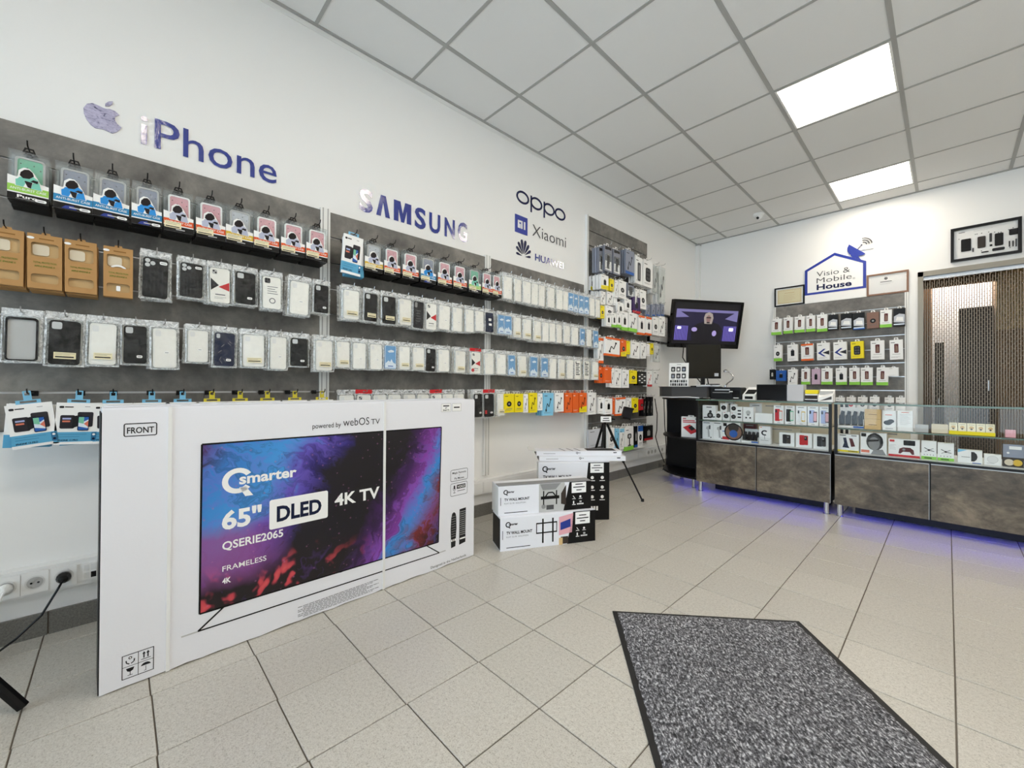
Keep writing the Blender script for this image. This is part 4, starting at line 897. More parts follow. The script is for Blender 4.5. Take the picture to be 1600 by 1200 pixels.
def carded(rows, d, rowname, pan, rz, group, nback=1, gap=.030):
    for q, wd, zt, h, st in rows:
        back = pan == 5
        pos = (lambda dd, qq, zz: (qq, BACK - dd, zz)) if back else (lambda dd, qq, zz: (dd, qq, zz))
        dd, nb_ = d, nback
        if pan == 4 and q < 2.545:               # hangs closer to the panel
            dd = d - (2.545 - q) * 2.24 / (q + .773); f_ = (2.41 - dd) / (2.41 - d)
            q = 2.545; zt = .968 + (zt - .968) * f_; wd *= f_; h *= f_
            nb_ = 1 if dd > .10 else 0
        sc = (wd * .94 / .1, 1, h / .17)
        s = pan or sect(q)
        hook(s, pos(.020, q, zt + .009 * sc[2]), dd + .004, back, 'steel')
        num = nth('card', rowname, s)
        lab = '%s%s %s pack, %s from left in %s of %s' % (CN[st[0]], '' if st[1] == st[0] else ' and ' + CN[st[1]], AN[st[2]], num, rowname, SECN[s])
        put('accessory_pack', tpl(('card', st), lambda: T_card(*st)), lab, 'accessory pack', pos(dd, q, zt), rz, group, sc, rb.uniform(-.02, .02), rb.uniform(-.02, .03))
        for k in range(nb_):
            single('accessory_pack', tpl(('cback', st[0]), lambda: cback(st[0] if st[0] != 'T' else 'W')), '%s pack %s behind the %s pack, %s of %s' % (CN[st[0]], ('directly', 'furthest')[k], num, rowname, SECN[s]), 'accessory pack', pos(dd - gap - gap * k, q + rb.uniform(-.002, .002), zt), rz, group, sc, rb.uniform(-.02, .02))
D3 = {'Y': 'YYb', 'W': 'WKc', 'YW': 'YWc', 'L': 'LWc', 'OW': 'OWc', 'O': 'OOn', 'OY': 'OYc'}
d3 = [(a, b_, c, e, D3[s]) for a, b_, c, e, s in HANG['D3']]
carded([r for r in d3 if r[0] < 2.46], .16, 'bottom row', 3, LW, 'accessory packs on the third panel', 2)
for key in ('P1', 'P2', 'P3', 'P4', 'P4c', 'P5', 'P6', 'P7', 'P8', 'P8c', 'P9'):
    carded(TALL[key], .15 if key == 'P3' else .17, TALLROW[key], 4, LW, 'accessory packs on the tall corner panel', 1 if key not in ('P1', 'P9') else 2)
# back wall packs
BST = {'cardG': 'WGf', 'cardGw': 'WGd', 'blis': 'Kvv', 'brown': 'Rbb', 'bud': 'WGb', 'sq': 'WKd', 'ora': 'WOf', 'blu': 'WNa', 'yel': 'YYw', 'win': 'WKf', 'kw': 'KWd', 'bl': 'NLd', 'wh': 'WSc', 'pink': 'PRd', 'cream': 'SSn', 'sm': 'WKb', 'smr': 'WRb', 'blisb': 'Kvv'}
CN['v'] = 'silver'; CN['B'] = 'brown'; CN['I'] = 'pale pink'
AN['v'] = 'blister'
for key, rn in (('R1', 'top row'), ('R2', 'second row'), ('R3', 'third row'), ('R4', 'bottom row')):
    rows = []
    for a, b_, c, e, s in BACKROW[key]:
        st = {'blis': 'KSv', 'blisb': 'KNv', 'brown': 'BKb', 'cream': 'WSn', 'pink': 'IKd', 'bl': 'NNd', 'blu': 'WSa'}.get(s, BST[s])
        rows.append((a, b_, c, e, st))
    carded(rows, BACK - 4.92, rn, 5, 0, 'packs on the back wall panel', 1)

# ------------------------------------------------------------------ lettering and logos on the walls
def decal(name, label, mb_, loc=(0, 0, 0), rz=LW, cat='wall logo'):
    return tag(obj(name, mb_, None, loc, (0, 0, rz)), label, cat)
def pr_(m, pts, mat): return m.prism(pts, -.0035, -.0005, mat)
def wtxt(m, t, x, z, h, mat, **k):
    return m.txt(t, x, z, h, mat, y=-.0035, **k)
# fruit logo: body with a bite, and a leaf; centre (-.827, 2.072)
m = MB(); cx, cz, s = -.827, 2.070, .0565
prof = [(-.02, .80), (-.25, .86), (-.55, .90), (-.83, .70), (-1, .30), (-.98, -.10), (-.85, -.50), (-.62, -.85), (-.38, -1.0), (-.15, -.93), (.05, -.90), (.28, -.95), (.50, -1.0), (.72, -.80), (.90, -.50), (.98, -.30), (.75, -.12), (.62, .12), (.64, .40), (.86, .66), (.62, .86), (.36, .88), (.14, .80)]
m.prism([(cx + s * a, cz + s * .92 * b_) for a, b_ in prof][::-1][::-1], -.0035, -.0005, 'foil_reflection')
m.prism([(cx + s * a, cz + s * b_) for a, b_ in [(.10, .92), (.12, 1.12), (.28, 1.34), (.50, 1.46), (.48, 1.24), (.32, 1.02)]][::-1], -.0035, -.0005, 'foil_reflection')
decal('fruit_logo', 'blue foil bitten fruit logo with painted-in pale reflection, upper left wall', m)
m = wtxt(MB(), 'iPhone', -.711, 2.013, .138, 'blue_foil', w=.528, bold=.004)
decal('wall_lettering', 'blue rounded lettering on white wall above the leftmost panel', m, cat='lettering')
m = MB()
bl_ = {'S': (.257, .338), 'A': (.363, .448), 'M': (.480, .600), 'S2': (.628, .712), 'U': (.738, .826), 'N': (.862, .948), 'G': (.976, 1.058)}
wtxt(m, 'S', .257, 2.016, .134, 'blue_foil', w=.083, bold=.03); m.prism([(.480, 2.016), (.511, 2.016), (.511, 2.100), (.531, 2.016), (.551, 2.016), (.571, 2.100), (.571, 2.016), (.602, 2.016), (.602, 2.146), (.558, 2.146), (.541, 2.070), (.524, 2.146), (.480, 2.146)], -.0035, -.0005, 'blue_foil'); wtxt(m, 'S', .628, 2.016, .134, 'blue_foil', w=.083, bold=.03)
wtxt(m, 'U', .738, 2.016, .130, 'blue_foil', w=.088, bold=.03); wtxt(m, 'N', .862, 2.016, .130, 'blue_foil', w=.086, bold=.03); wtxt(m, 'G', .974, 2.016, .134, 'blue_foil', w=.084, bold=.03)
m.prism([(.363, 2.016), (.392, 2.016), (.408, 2.110), (.424, 2.016), (.453, 2.016), (.424, 2.146), (.392, 2.146)], -.0035, -.0005, 'blue_foil')
decal('wall_lettering', 'blue block capitals on white wall above the second panel', m, cat='lettering')
m = MB()
def ringz(m, x, z, rx, rz, t, mat, n=26):
    m.ring(ell(x, z, rx, rz, n), ell(x, z, rx - t, rz - t, n), -.0035, -.0005, mat)
for x in (1.628, 1.792, 1.955, 2.105): ringz(m, x, 2.523, .074, .053, .017, 'navy_vinyl')
for x in (1.720, 1.883): m.box(x, x + .017, -.0035, -.0005, 2.433, 2.572, 'navy_vinyl')
decal('wall_lettering', 'four round navy letters, topmost logo above the third panel', m, cat='lettering')
m = MB().box(1.540, 1.684, -.0035, -.0005, 2.222, 2.366, 'blue_vinyl')
for a in (1.570, 1.640): m.box(a, a + .017, -.0045, -.0036, 2.262, 2.326, 'W')
m.box(1.570, 1.625, -.0045, -.0036, 2.311, 2.326, 'W'); m.box(1.608, 1.625, -.0045, -.0036, 2.262, 2.318, 'W'); m.box(1.589, 1.602, -.0045, -.0036, 2.262, 2.298, 'W')
decal('square_logo', 'blue square logo with white letters, left of thin grey lettering', m)
decal('wall_lettering', 'thin grey lettering beside the blue square logo', wtxt(MB(), 'Xiaomi', 1.742, 2.240, .105, 'dark_vinyl', w=.445, bold=-.010), cat='lettering')
m = MB()
for k in range(8):
    a = radians(172 - k * 164 / 7 - .0); ln = .085 if k in (3, 4) else .078 if k in (2, 5) else .07 if k in (1, 6) else .058
    c, s_ = cos(a), sin(a); bx_, bz = 1.640 + .018 * c, 2.040 + .018 * s_ + (.0 if k in (0, 7) else .006)
    pts = []
    for u, v in ((0, 0), (.35, .10), (.7, .19), (.92, .17), (1.0, .05), (1.0, -.05), (.92, -.17), (.7, -.19), (.35, -.10)):
        pts.append((bx_ + c * u * ln * 1.15 - s_ * v * ln * .85, bz + s_ * u * ln * 1.35 + c * v * ln * .85))
    m.prism(pts[::-1], -.0035, -.0005, 'navy_vinyl')
decal('petal_logo', 'navy fan of eight petals logo, lowest above the third panel', m)
decal('wall_lettering', 'small capitals beside the navy petal logo', wtxt(MB(), 'HUAWEI', 1.777, 2.040, .058, 'blue_foil', w=.378, bold=.02), cat='lettering')

# house-shaped shop sign on the back wall, standing on the slat panel
sg = thing('shop_sign', 'white house-shaped shop sign with blue outline and dish', 'sign', (1.535, BACK - .002, 1.957))
ox, oz = 1.535, 1.957
def P2(pts): return [(x - ox, z - oz) for x, z in pts]
out_ = P2([(1.256, 1.957), (1.808, 1.957), (1.808, 2.343), (1.535, 2.496), (1.256, 2.347)])
obj('sign_board', MB().prism(out_, -.012, 0, 'W'), sg)
ho = P2([(1.257, 2.053), (1.807, 2.053), (1.807, 2.342), (1.535, 2.494), (1.257, 2.346)]); hi_ = P2([(1.282, 2.076), (1.780, 2.076), (1.780, 2.327), (1.535, 2.463), (1.282, 2.330)])
obj('house_outline', MB().ring(ho, hi_, -.0145, -.012, 'blue_vinyl'), sg)
m = MB()
dish = [(1.662, 2.556), (1.648, 2.520), (1.648, 2.485), (1.662, 2.452), (1.676, 2.440), (1.678, 2.425), (1.690, 2.408), (1.765, 2.366), (1.746, 2.392), (1.742, 2.412), (1.772, 2.412), (1.800, 2.424)]
m.prism(P2(dish), -.0150, -.002, 'blue_vinyl'); obj('dish', m, sg)
m = MB().line(P2([(1.734, 2.484), (1.765, 2.520)]), .008, 'navy_vinyl', -.014).disc(1.768 - ox, 2.524 - oz, .008, 'navy_vinyl', -.0145)
for r_ in (.030, .052, .074):
    pts = [(1.780 - ox + r_ * cos(radians(a)), 2.520 - oz + r_ * sin(radians(a))) for a in range(5, 100, 13)]
    m.line(pts, .010, 'dark_vinyl', -.014)
m.box(1.72 - ox, 1.87 - ox, -.012, 0, 2.47 - oz, 2.472 - oz, 'W'); obj('signal_waves', m, sg)
m = MB().txt('Visio &', 1.370 - ox, 2.252 - oz, .062, 'dark_vinyl', w=.300, bold=-.008, y=-.0140).txt('Mobile', 1.370 - ox, 2.176 - oz, .062, 'dark_vinyl', w=.315, bold=-.008, y=-.0140).txt('House', 1.370 - ox, 2.100 - oz, .062, 'navy_vinyl', w=.315, bold=.03, y=-.0140).txt('©', 1.695 - ox, 2.165 - oz, .020, 'ink_grey', y=-.0140)
obj('sign_lettering', m, sg)
def frame(name, label, x0, x1, z0, z1, t, mat, inner, depth=.02):
    f = thing(name, label, 'picture frame', ((x0 + x1) / 2, BACK - .001, z0))
    w, h = (x1 - x0) / 2, z1 - z0
    obj('frame', MB().ring([(-w, 0), (w, 0), (w, h), (-w, h)], [(-w + t, t), (w - t, t), (w - t, h - t), (-w + t, h - t)], -depth, 0, mat), f)
    m = MB(); m.box(-w + t, w - t, -.006, -.002, t, h - t, 'paper'); inner(m, w - t, h, t); obj('print', m, f)
    obj('pane', MB().box(-w + t, w - t, -depth + .006, -depth + .008, t, h - t, 'frame_glass'), f)
    return f
def certA(m, w, h, t):
    m.rect(-w + .016, w - .016, t + .014, h - t - .014, 'label_cream', -.0068); m.outline(-w + .026, w - .026, t + .024, h - t - .024, .002, .003, 'tan', -.0072)
    m.rect(-.05, .05, h - .075, h - .070, 'tan', -.0072); lines(m, -.06, .06, h - .095, 5, .016, 'tan', .002, -.0072)
def certB(m, w, h, t):
    m.rect(-w + .012, w - .012, t + .008, h - t - .008, 'W', -.0064); m.flat([(-w + .02, h - .07), (w * .5, t + .012), (w * .1, t + .012), (-w + .02, t + .05)], 'W', -.0074)
    m.disc(-.01, h - .058, .014, 'ink_grey', -.0074); m.bar(-.01, h - .095, .009, 'ink_grey', .09, 'c', -.0074); lines(m, -.06, .05, h - .105, 2, .01, 'grey_lt', .002, -.0074)
frame('framed_certificate', 'black framed cream certificate left of the house sign', .947, 1.254, 1.960, 2.186, .014, 'K', certA)
frame('framed_certificate', 'brown framed white certificate right of the house sign', 1.811, 2.138, 1.957, 2.184, .016, 'brown_pack', certB)
# deep frame with the parts of a taken-apart phone
fx = thing('shadow_box_frame', 'black box frame with dismantled phone parts above the passage', 'picture frame', (2.649, BACK - .001, 2.190))
w, h, t = .218, .320, .022
obj('frame', MB().ring([(-w, 0), (w, 0), (w, h), (-w, h)], [(-w + t, t), (w - t, t), (w - t, h - t), (-w + t, h - t)], -.030, 0, 'K'), fx)
obj('backing', MB().box(-w + t, w - t, -.006, -.002, t, h - t, 'W'), fx)
for nm, x0, x1, z0, z1, k in (('front_glass', -.150, -.085, .088, .205, 'K'), ('battery', -.045, .005, .098, .205, 'brown_cab'), ('back_cover', .060, .112, .095, .208, 'K'), ('circuit_board', .028, .044, .140, .220, 'grey_dk'), ('speaker', .145, .200, .172, .226, 'K2'), ('bracket', .045, .120, .050, .076, 'K2'), ('flex_strip', .143, .151, .068, .120, 'K'), ('flex_strip', .164, .172, .066, .118, 'K'), ('flex_strip', .182, .189, .062, .132, 'grey_dk'), ('screw_bar', -.022, .024, .050, .060, 'K'), ('connector', -.078, -.068, .072, .108, 'grey_dk'), ('connector', .030, .046, .100, .116, 'K')):
    obj(nm, MB().prism(rrect(x0, x1, z0, z1, min(.008, (x1 - x0) * .2)), -.014, -.006, k), fx)
m = MB().bar(-.165, .268, .008, 'ink_grey', .04, y=-.0066); lines(m, -.07, .05, .272, 2, .008, 'grey_lt', .0015, -.0066)
for k in range(14): m.disc(rb.uniform(-.17, .17), rb.choice((.225, .235, .215, .06, .07)), .004, 'ink', -.0066, 8)
obj('printed_notes', m, fx); obj('pane', MB().box(-w + t, w - t, -.026, -.024, t, h - t, 'frame_glass'), fx)
# picture in a black frame on the left wall behind the last packs
fr2 = thing('framed_poster', 'black framed pale poster on left wall beside the tall panel', 'picture frame', (.001, 3.94, 1.50))
w, h, t = .262, .36, .018
obj('frame', MB().ring([(-w, 0), (w, 0), (w, h), (-w, h)], [(-w + t, t), (w - t, t), (w - t, h - t), (-w + t, h - t)], -.03, 0, 'K'), fr2, rot=(0, 0, LW)); m = MB().box(-w + t, w - t, -.006, -.002, t, h - t, 'paper').rr(-.16, .02, .07, .27, .01, 'grey_lt', -.0068); lines(m, .05, .20, .26, 8, .024, 'ink_grey', .005, -.0068); obj('print', m, fr2, rot=(0, 0, LW))

# ------------------------------------------------------------------ television carton standing by the left wall
ang = math.atan2(.71 + .808, .54 - .602)
tv = thing('television_carton', 'huge white television carton with colourful screen picture, on the floor', 'box', (.602, -.808, 0), ang)
LN, TH, TD = 1.519, .888, .165
rc = random.Random(3)
def wob(n, lo, hi, z, a):
    return [(lo + (hi - lo) * k / n, z + rc.uniform(-a, a)) for k in range(n + 1)]
# panels between the straps; the bottom edges are a little crushed
body = MB()
for (a, b_) in ((0, .160), (.168, .952), (.962, LN)):
    bot = wob(max(3, int((b_ - a) * 22)), a, b_, .004, .003); top = wob(4, b_, a, TH, .0015)
    body.prism(bot + top, 0, TD, 'cardboard_white')
obj('carton_body', body, tv)
for k, (a, b_) in enumerate(((.159, .169), (.951, .963))):
    obj('strap', MB().box(a, b_, -.0035, TD + .003, .002, TH + .004, 'W2'), tv)
    obj('seam_shadow_gap', MB().box(b_, b_ + .004, .003, .004, .002, TH - .002, 'grey'), tv)
obj('flap', MB().box(0, LN, .004, TD * .48, TH - .002, TH + .006, 'cardboard_white').box(.006, LN - .004, TD * .52, TD - .002, TH - .002, TH + .010, 'cardboard_white'), tv)
obj('side_edge_shadow', MB().box(-.003, .0005, .004, TD - .004, .004, TH - .01, 'K2'), tv)  # near-black sheet carrying the dark shadow along the carton's left edge
art_ = MB().flat([(.250, .160), (1.272, .142), (1.287, .750), (.252, .757)], 'poured_paint_print', -.0008)
pic = obj('printed_screen', art_, tv)
m = MB()
for p0, p1 in (((.250, .160), (1.272, .142)), ((1.272, .142), (1.287, .750)), ((1.287, .750), (.252, .757)), ((.252, .757), (.250, .160))): m.line([p0, p1], .006, 'K', -.0012)
obj('screen_border', m, tv)
m = MB().line([(.321, .158), (.246, .101)], .006, 'K', -.0010).line([(.246, .101), (1.279, .084)], .005, 'K', -.0010).line([(1.193, .147), (1.279, .084)], .005, 'K', -.0010).rect(.20, .246, .098, .103, 'grey_lt', -.0009).rect(1.279, 1.32, .082, .087, 'grey_lt', -.0009)
m.rr(.745, .760, .147, .155, .003, 'K', -.001)
obj('printed_feet', m, tv)
Y = -.0016     # words on the printed screen
def arc_ring(m, cx, cz, r0, r1, a0, a1, mat, y, n=24):
    pts = [(cx + r0 * cos(radians(a0 + (a1 - a0) * k / n)), cz + r0 * .94 * sin(radians(a0 + (a1 - a0) * k / n))) for k in range(n + 1)]
    pin = [(cx + r1 * cos(radians(a0 + (a1 - a0) * k / n)), cz + r1 * .94 * sin(radians(a0 + (a1 - a0) * k / n))) for k in range(n + 1)]
    return m.add([(x, y, z) for x, z in pts + pin], [(k, k + 1, n + 2 + k, n + 1 + k) for k in range(n)], mat)
def words(name, *a, **k): return obj(name, MB().txt(*a, **k), tv)
obj('logo_ring', arc_ring(MB(), .362, .612, .050, .031, 32, 322, 'W', Y).flat([(.366, .586), (.388, .586), (.412, .550), (.386, .550)], 'W', Y), tv)
words('logo_word', 'smarter', .366, .598, .040, 'W', w=.200, bold=.03, y=Y - .0004)
words('size_figure', "65''", .313, .441, .066, 'W', w=.128, bold=.035, y=Y)
words('resolution_word', '4K TV', .722, .444, .052, 'W', w=.210, bold=.028, y=Y)
words('series_word', 'QSERIE2065', .315, .366, .030, 'W', w=.203, bold=.02, y=Y)
words('feature_word', 'FRAMELESS', .316, .288, .020, 'W', w=.143, bold=.006, y=Y)
words('feature_word', '4K', .316, .243, .020, 'W', w=.027, bold=.03, y=Y)
obj('panel_type_badge', MB().rr(.468, .693, .402, .518, .008, 'W', Y).txt('DLED', .494, .430, .060, 'navy', w=.172, bold=.035, y=Y - .0005), tv)
words('system_word', 'powered by', .627, .787, .022, 'ink', w=.120, bold=.002)
words('system_word', 'webOS', .757, .789, .036, 'ink', w=.122, bold=-.004)
words('system_word', 'TV', .888, .789, .026, 'ink', w=.044)
words('origin_line', 'Designed in the Netherlands', 1.225, .015, .013, 'ink', w=.236)
m = MB()
for k in range(8):
    a = .576 + (.02 if k % 3 == 1 else 0); b_ = .932 - (.03 * (k % 3))
    x = a
    while x < b_:
        w_ = rc.uniform(.006, .022); m.rect(x, min(x + w_, b_), .058 - k * .0062, .0605 - k * .0062, 'ink_grey', -.0008); x += w_ + .003
obj('fine_print', m, tv)['kind'] = 'stuff'
m = MB().outline(.049, .131, .800, .843, .006, .003, 'ink').txt('FRONT', .057, .8105, .020, 'ink', w=.066, bold=.018)
obj('front_mark', m, tv)
m = MB().outline(.051, .129, .026, .102, .001, .0022, 'ink').rect(.0895, .0910, .027, .101, 'ink').rect(.052, .128, .0633, .0648, 'ink')
for a in (.104, .114): m.rect(a - .0016, a + .0016, .075, .090, 'ink').flat([(a - .0045, .088), (a + .0045, .088), (a, .096)], 'ink')
m.rect(.097, .121, .0705, .0725, 'ink')
m.flat([(.097, .050)] + [(.109 - .013 * cos(radians(k)), .047 + .012 * sin(radians(k))) for k in range(10, 171, 20)] + [(.121, .050)], 'ink').rect(.1083, .1097, .033, .048, 'ink').rect(.1045, .1097, .0325, .0340, 'ink')
m.flat([(.061, .058), (.081, .058), (.078, .049), (.0725, .046), (.0695, .046), (.064, .049)], 'ink').rect(.0702, .0718, .036, .047, 'ink').rect(.065, .077, .0345, .0362, 'ink')
m.disc(.071, .090, .0045, 'ink', n=12).disc(.071, .090, .0022, 'W', -.0009, 10).line([(.061, .084), (.062, .076), (.069, .071)], .003, 'ink').line([(.081, .084), (.080, .076), (.073, .071)], .003, 'ink')
obj('handling_marks', m, tv)
m = MB().outline(1.350, 1.471, .446, .510, .010, .0022, 'ink').txt('Magic Remote', 1.4105, .487, .011, 'ink', w=.095, al='c', bold=.008).txt('+', 1.4105, .472, .010, 'ink', al='c').txt('Fly Mouse', 1.4105, .456, .011, 'ink', w=.066, al='c', bold=.008)
obj('remote_badge', m, tv)
m = MB().outline(1.350, 1.469, .366, .436, .010, .0022, 'ink').rect(1.394, 1.455, .402, .424, 'ink').txt('VOICE', 1.4245, .4065, .013, 'W', w=.052, al='c', bold=.02, y=-.0012).bar(1.4245, .388, .005, 'ink_grey', .055, 'c')
m.rr(1.372, 1.382, .402, .424, .005, 'ink').line([(1.367, .410), (1.370, .398), (1.377, .395), (1.384, .398), (1.387, .410)], .002, 'ink').rect(1.376, 1.378, .384, .395, 'ink').rect(1.370, 1.384, .382, .385, 'ink')
obj('voice_badge', m, tv)
m = MB().flat([(1.357, .086), (1.386, .090), (1.393, .190), (1.391, .250), (1.386, .270), (1.375, .279), (1.363, .272), (1.357, .250), (1.353, .190)], 'K2')
for k in range(9):
    for l in range(3): m.disc(1.363 + l * .0095, .255 - k * .0135, .0022, 'grey_lt', -.0010, 8)
m.rect(1.358, 1.388, .120, .132, 'W', -.001).rect(1.365, 1.370, .118, .140, 'K2', -.0012).rect(1.376, 1.380, .118, .140, 'K2', -.0012)
obj('printed_remote', m, tv)
m = MB().flat([(1.412, .090), (1.457, .096), (1.459, .288), (1.414, .286)], 'K2')
for k in range(12):
    for l in range(4): m.rect(1.419 + l * .010, 1.424 + l * .010, .268 - k * .0115, .273 - k * .0115, 'grey_lt', -.0010)
m.rect(1.417, 1.455, .118, .126, 'W', -.001)
obj('printed_remote', m, tv)
m = MB().rect(1.286, 1.348, .830, .874, 'W', -.0012).outline(1.286, 1.348, .830, .874, .0005, .0012, 'grey', -.0014).bar(1.317, .858, .008, 'ink', .040, 'c', -.0018).txt("65''", 1.317, .8475, .007, 'ink', al='c', bold=.03, y=-.0018).txt('Smart Tv', 1.317, .836, .008, 'ink', w=.042, al='c', bold=.03, y=-.0018)
obj('paper_label', m, tv)
m = MB().rect(1.358, 1.420, .831, .874, 'W', -.0012).outline(1.358, 1.420, .831, .874, .0005, .0012, 'grey', -.0014).bar(1.389, .848, .009, 'ink', .040, 'c', -.0018)
obj('price_label', m, tv)

# ------------------------------------------------------------------ wall mount boxes
def Qlogo(m, x, z, s, ink='ink', y=-.0009):
    m.add([(a, y, b_) for a, b_ in ell(x + s * .5, z + s * .55, s * .5, s * .5, 20) + ell(x + s * .52, z + s * .55, s * .32, s * .32, 20)], [(k, (k + 1) % 20, 20 + (k + 1) % 20, 20 + k) for k in range(20)], ink)
    m.flat([(x + s * .45, z + s * .25), (x + s * .7, z + s * .25), (x + s * .95, z - s * .1), (x + s * .7, z - s * .1)], ink, y)
    m.txt('smarter', x + s * .62, z + s * .42, s * .42, ink, w=s * 1.7, bold=.03, y=y - .0004)
def icons(m, x, z, s):
    m.line([(x, z + s), (x + s * .8, z)], s * .3, 'W', -.0012).rect(x - s * .4, x + s * 1.3, z - s * .5, z - s * .25, 'W', -.0012)
    m.disc(x + s * 3.6, z + s * .5, s * .5, 'W', -.0012, 12).rect(x + s * 2.8, x + s * 4.5, z - s * .5, z - s * .25, 'W', -.0012)
    m.rr(x, x + s * .6, z - s * 2.6, z - s * 1.3, s * .2, 'W', -.0012).rect(x - s * .4, x + s * 1.3, z - s * 3.1, z - s * 2.8, 'W', -.0012)
    m.rect(x + s * 3.2, x + s * 4.2, z - s * 2.2, z - s * 1.4, 'grey_lt', -.0012)
    for k in range(6): m.rect(x + s * (2.0 + k * .55), x + s * (2.4 + k * .55), z - s * 3.1, z - s * 2.5, 'W', -.0012)
def mount_box(label, F0, F1, z0, z1, depth, style):
    L = math.hypot(F1[0] - F0[0], F1[1] - F0[1]); a = math.atan2(F1[1] - F0[1], F1[0] - F0[0]); h = z1 - z0
    t = thing('wall_mount_box', label, 'box', (F0[0], F0[1], z0), a, 'wall mount boxes')
    obj('carton_body', MB().box(0, L, 0, depth, 0, h, 'cardboard_white').box(-.001, .0005, .006, depth - .006, .006, h - .006, 'K' if style == 1 else 'W2'), t)
    obj('lid_flap', MB().box(.002, L - .002, .004, depth * .5, h - .001, h + .004, 'cardboard_white' if style != 2 else 'grey'), t)
    m = MB(); k = .72 * L if style != 3 else .66 * L
    m.flat([(k - .02, 0), (L, 0), (L, h), (k + .02, h)], 'K', -.0007)
    m.box(k + .02, L + .0006, .0005, depth * .25, 0, h, 'K'); obj('printed_band', m, t)
    m = MB(); s = h * .17 if style != 3 else .042
    Qlogo(m, .05 * L, h * .70 if style != 3 else h - .066, s)
    obj('printed_logo', m, t); m = MB()
    zt_ = h * .50 if style != 3 else h - .110
    m.txt('TV WALL MOUNT', .06 * L, zt_, h * .088 if style != 3 else .022, 'ink', w=.26 * L if style != 3 else .40 * L, bold=.03)
    obj('printed_title', m, t); m = MB()
    m.txt('FLAT 32-70  SOLUTION', .06 * L, zt_ - .020, .008, 'ink_grey', w=.22 * L)
    obj('printed_subtitle', m, t)
    if style != 3: obj('printed_line', lines(MB(), .06 * L, .30 * L, h * .10, 1, .01, 'ink', .004), t)
    obj('hand_slot', MB().rect(.012, .016, h * .35, h * .62, 'ink_grey'), t)
    m = MB()
    if style == 1:
        for a_ in (.43 * L, .535 * L): m.rect(a_ - .005, a_ + .005, h * .12, h * .88, 'K')
        for b_ in (.42, .72): m.rect(.36 * L, .58 * L, h * b_, h * b_ + .008, 'K')
        m.rect(.36 * L, .368 * L, h * .42, h * .74, 'K').rect(.572 * L, .58 * L, h * .42, h * .74, 'K')
        m.flat([(.60 * L, h * .30), (.74 * L, h * .36), (.755 * L, h * .97), (.60 * L, h * .88)], 'pink', -.0007).flat([(.615 * L, h * .46), (.725 * L, h * .54), (.725 * L, h * .80), (.615 * L, h * .70)], 'blue_ink', -.0011)
        m.rect(.62 * L, .70 * L, h * .02, h * .25, 'brown_cab', -.0009).rect(.60 * L, .64 * L, 0, h * .22, 'tan', -.0010)
    elif style == 2:
        m.flat([(.42 * L, 0), (.72 * L, 0), (.70 * L, h), (.42 * L, h)], 'grey_lt', -.0006).flat([(.46 * L, h * .78), (.60 * L, h * .78), (.66 * L, h), (.43 * L, h)], 'grey', -.0009)
        for a_ in (.47 * L, .61 * L): m.rect(a_ - .004, a_ + .004, h * .25, h * .75, 'K', -.0012)
        m.rect(.44 * L, .64 * L, h * .45, h * .56, 'K', -.0012).line([(.49 * L, h * .55), (.52 * L, h * .68), (.57 * L, h * .68), (.60 * L, h * .55)], .008, 'K', -.0012)
        m.flat([(.66 * L, h * .25), (.715 * L, h * .20), (.715 * L, h * .92), (.66 * L, h * .62)], 'brown_cab', -.0012).rect(.50 * L, .58 * L, h * .08, h * .24, 'grey_dk', -.0012).disc(.47 * L, h * .2, .014, 'grey', -.0012)
    if m.v: obj('printed_picture', m, t)
    m = MB()
    if style != 3: icons(m, k + .045, h * .42, .014)
    else:
        for q in range(3):
            for l in range(2): m.disc(k + .05 + l * .075, h - .11 - q * .07, .012, 'W', -.0012, 12).rect(k + .03 + l * .075, k + .07 + l * .075, h - .135 - q * .07, h - .130 - q * .07, 'W', -.0012)
        for l in range(4): m.rect(k + .02 + l * .02, k + .034 + l * .02, .07, .10, 'W', -.0012)
    obj('printed_icons', m, t)
    m = MB().rect(k + .035, k + .135, h * .60 if style != 3 else h - .075, h * .98 if style != 3 else h - .005, 'W', -.0016)
    zz = (h * .60 if style != 3 else h - .075) + .008
    m.bar(k + .085, zz + .042, .008, 'ink', .05, 'c', -.0022).bar(k + .085, zz + .024, .008, 'ink', .080, 'c', -.0022).bar(k + .085, zz + .006, .008, 'ink', .036, 'c', -.0022)
    obj('price_label', m, t)
    return t
mount_box('white and black wall mount box with blue screen picture, on the floor', (.604, .857), (.877, 1.416), .0, .193, .172, 1)
mount_box('white and black wall mount box lying on the lowest box', (.573, .868), (.845, 1.415), .198, .372, .150, 2)
mount_box('tall wall mount box standing behind the other two', (.383, 1.424), (.703, 1.838), .0, .418, .085, 3)
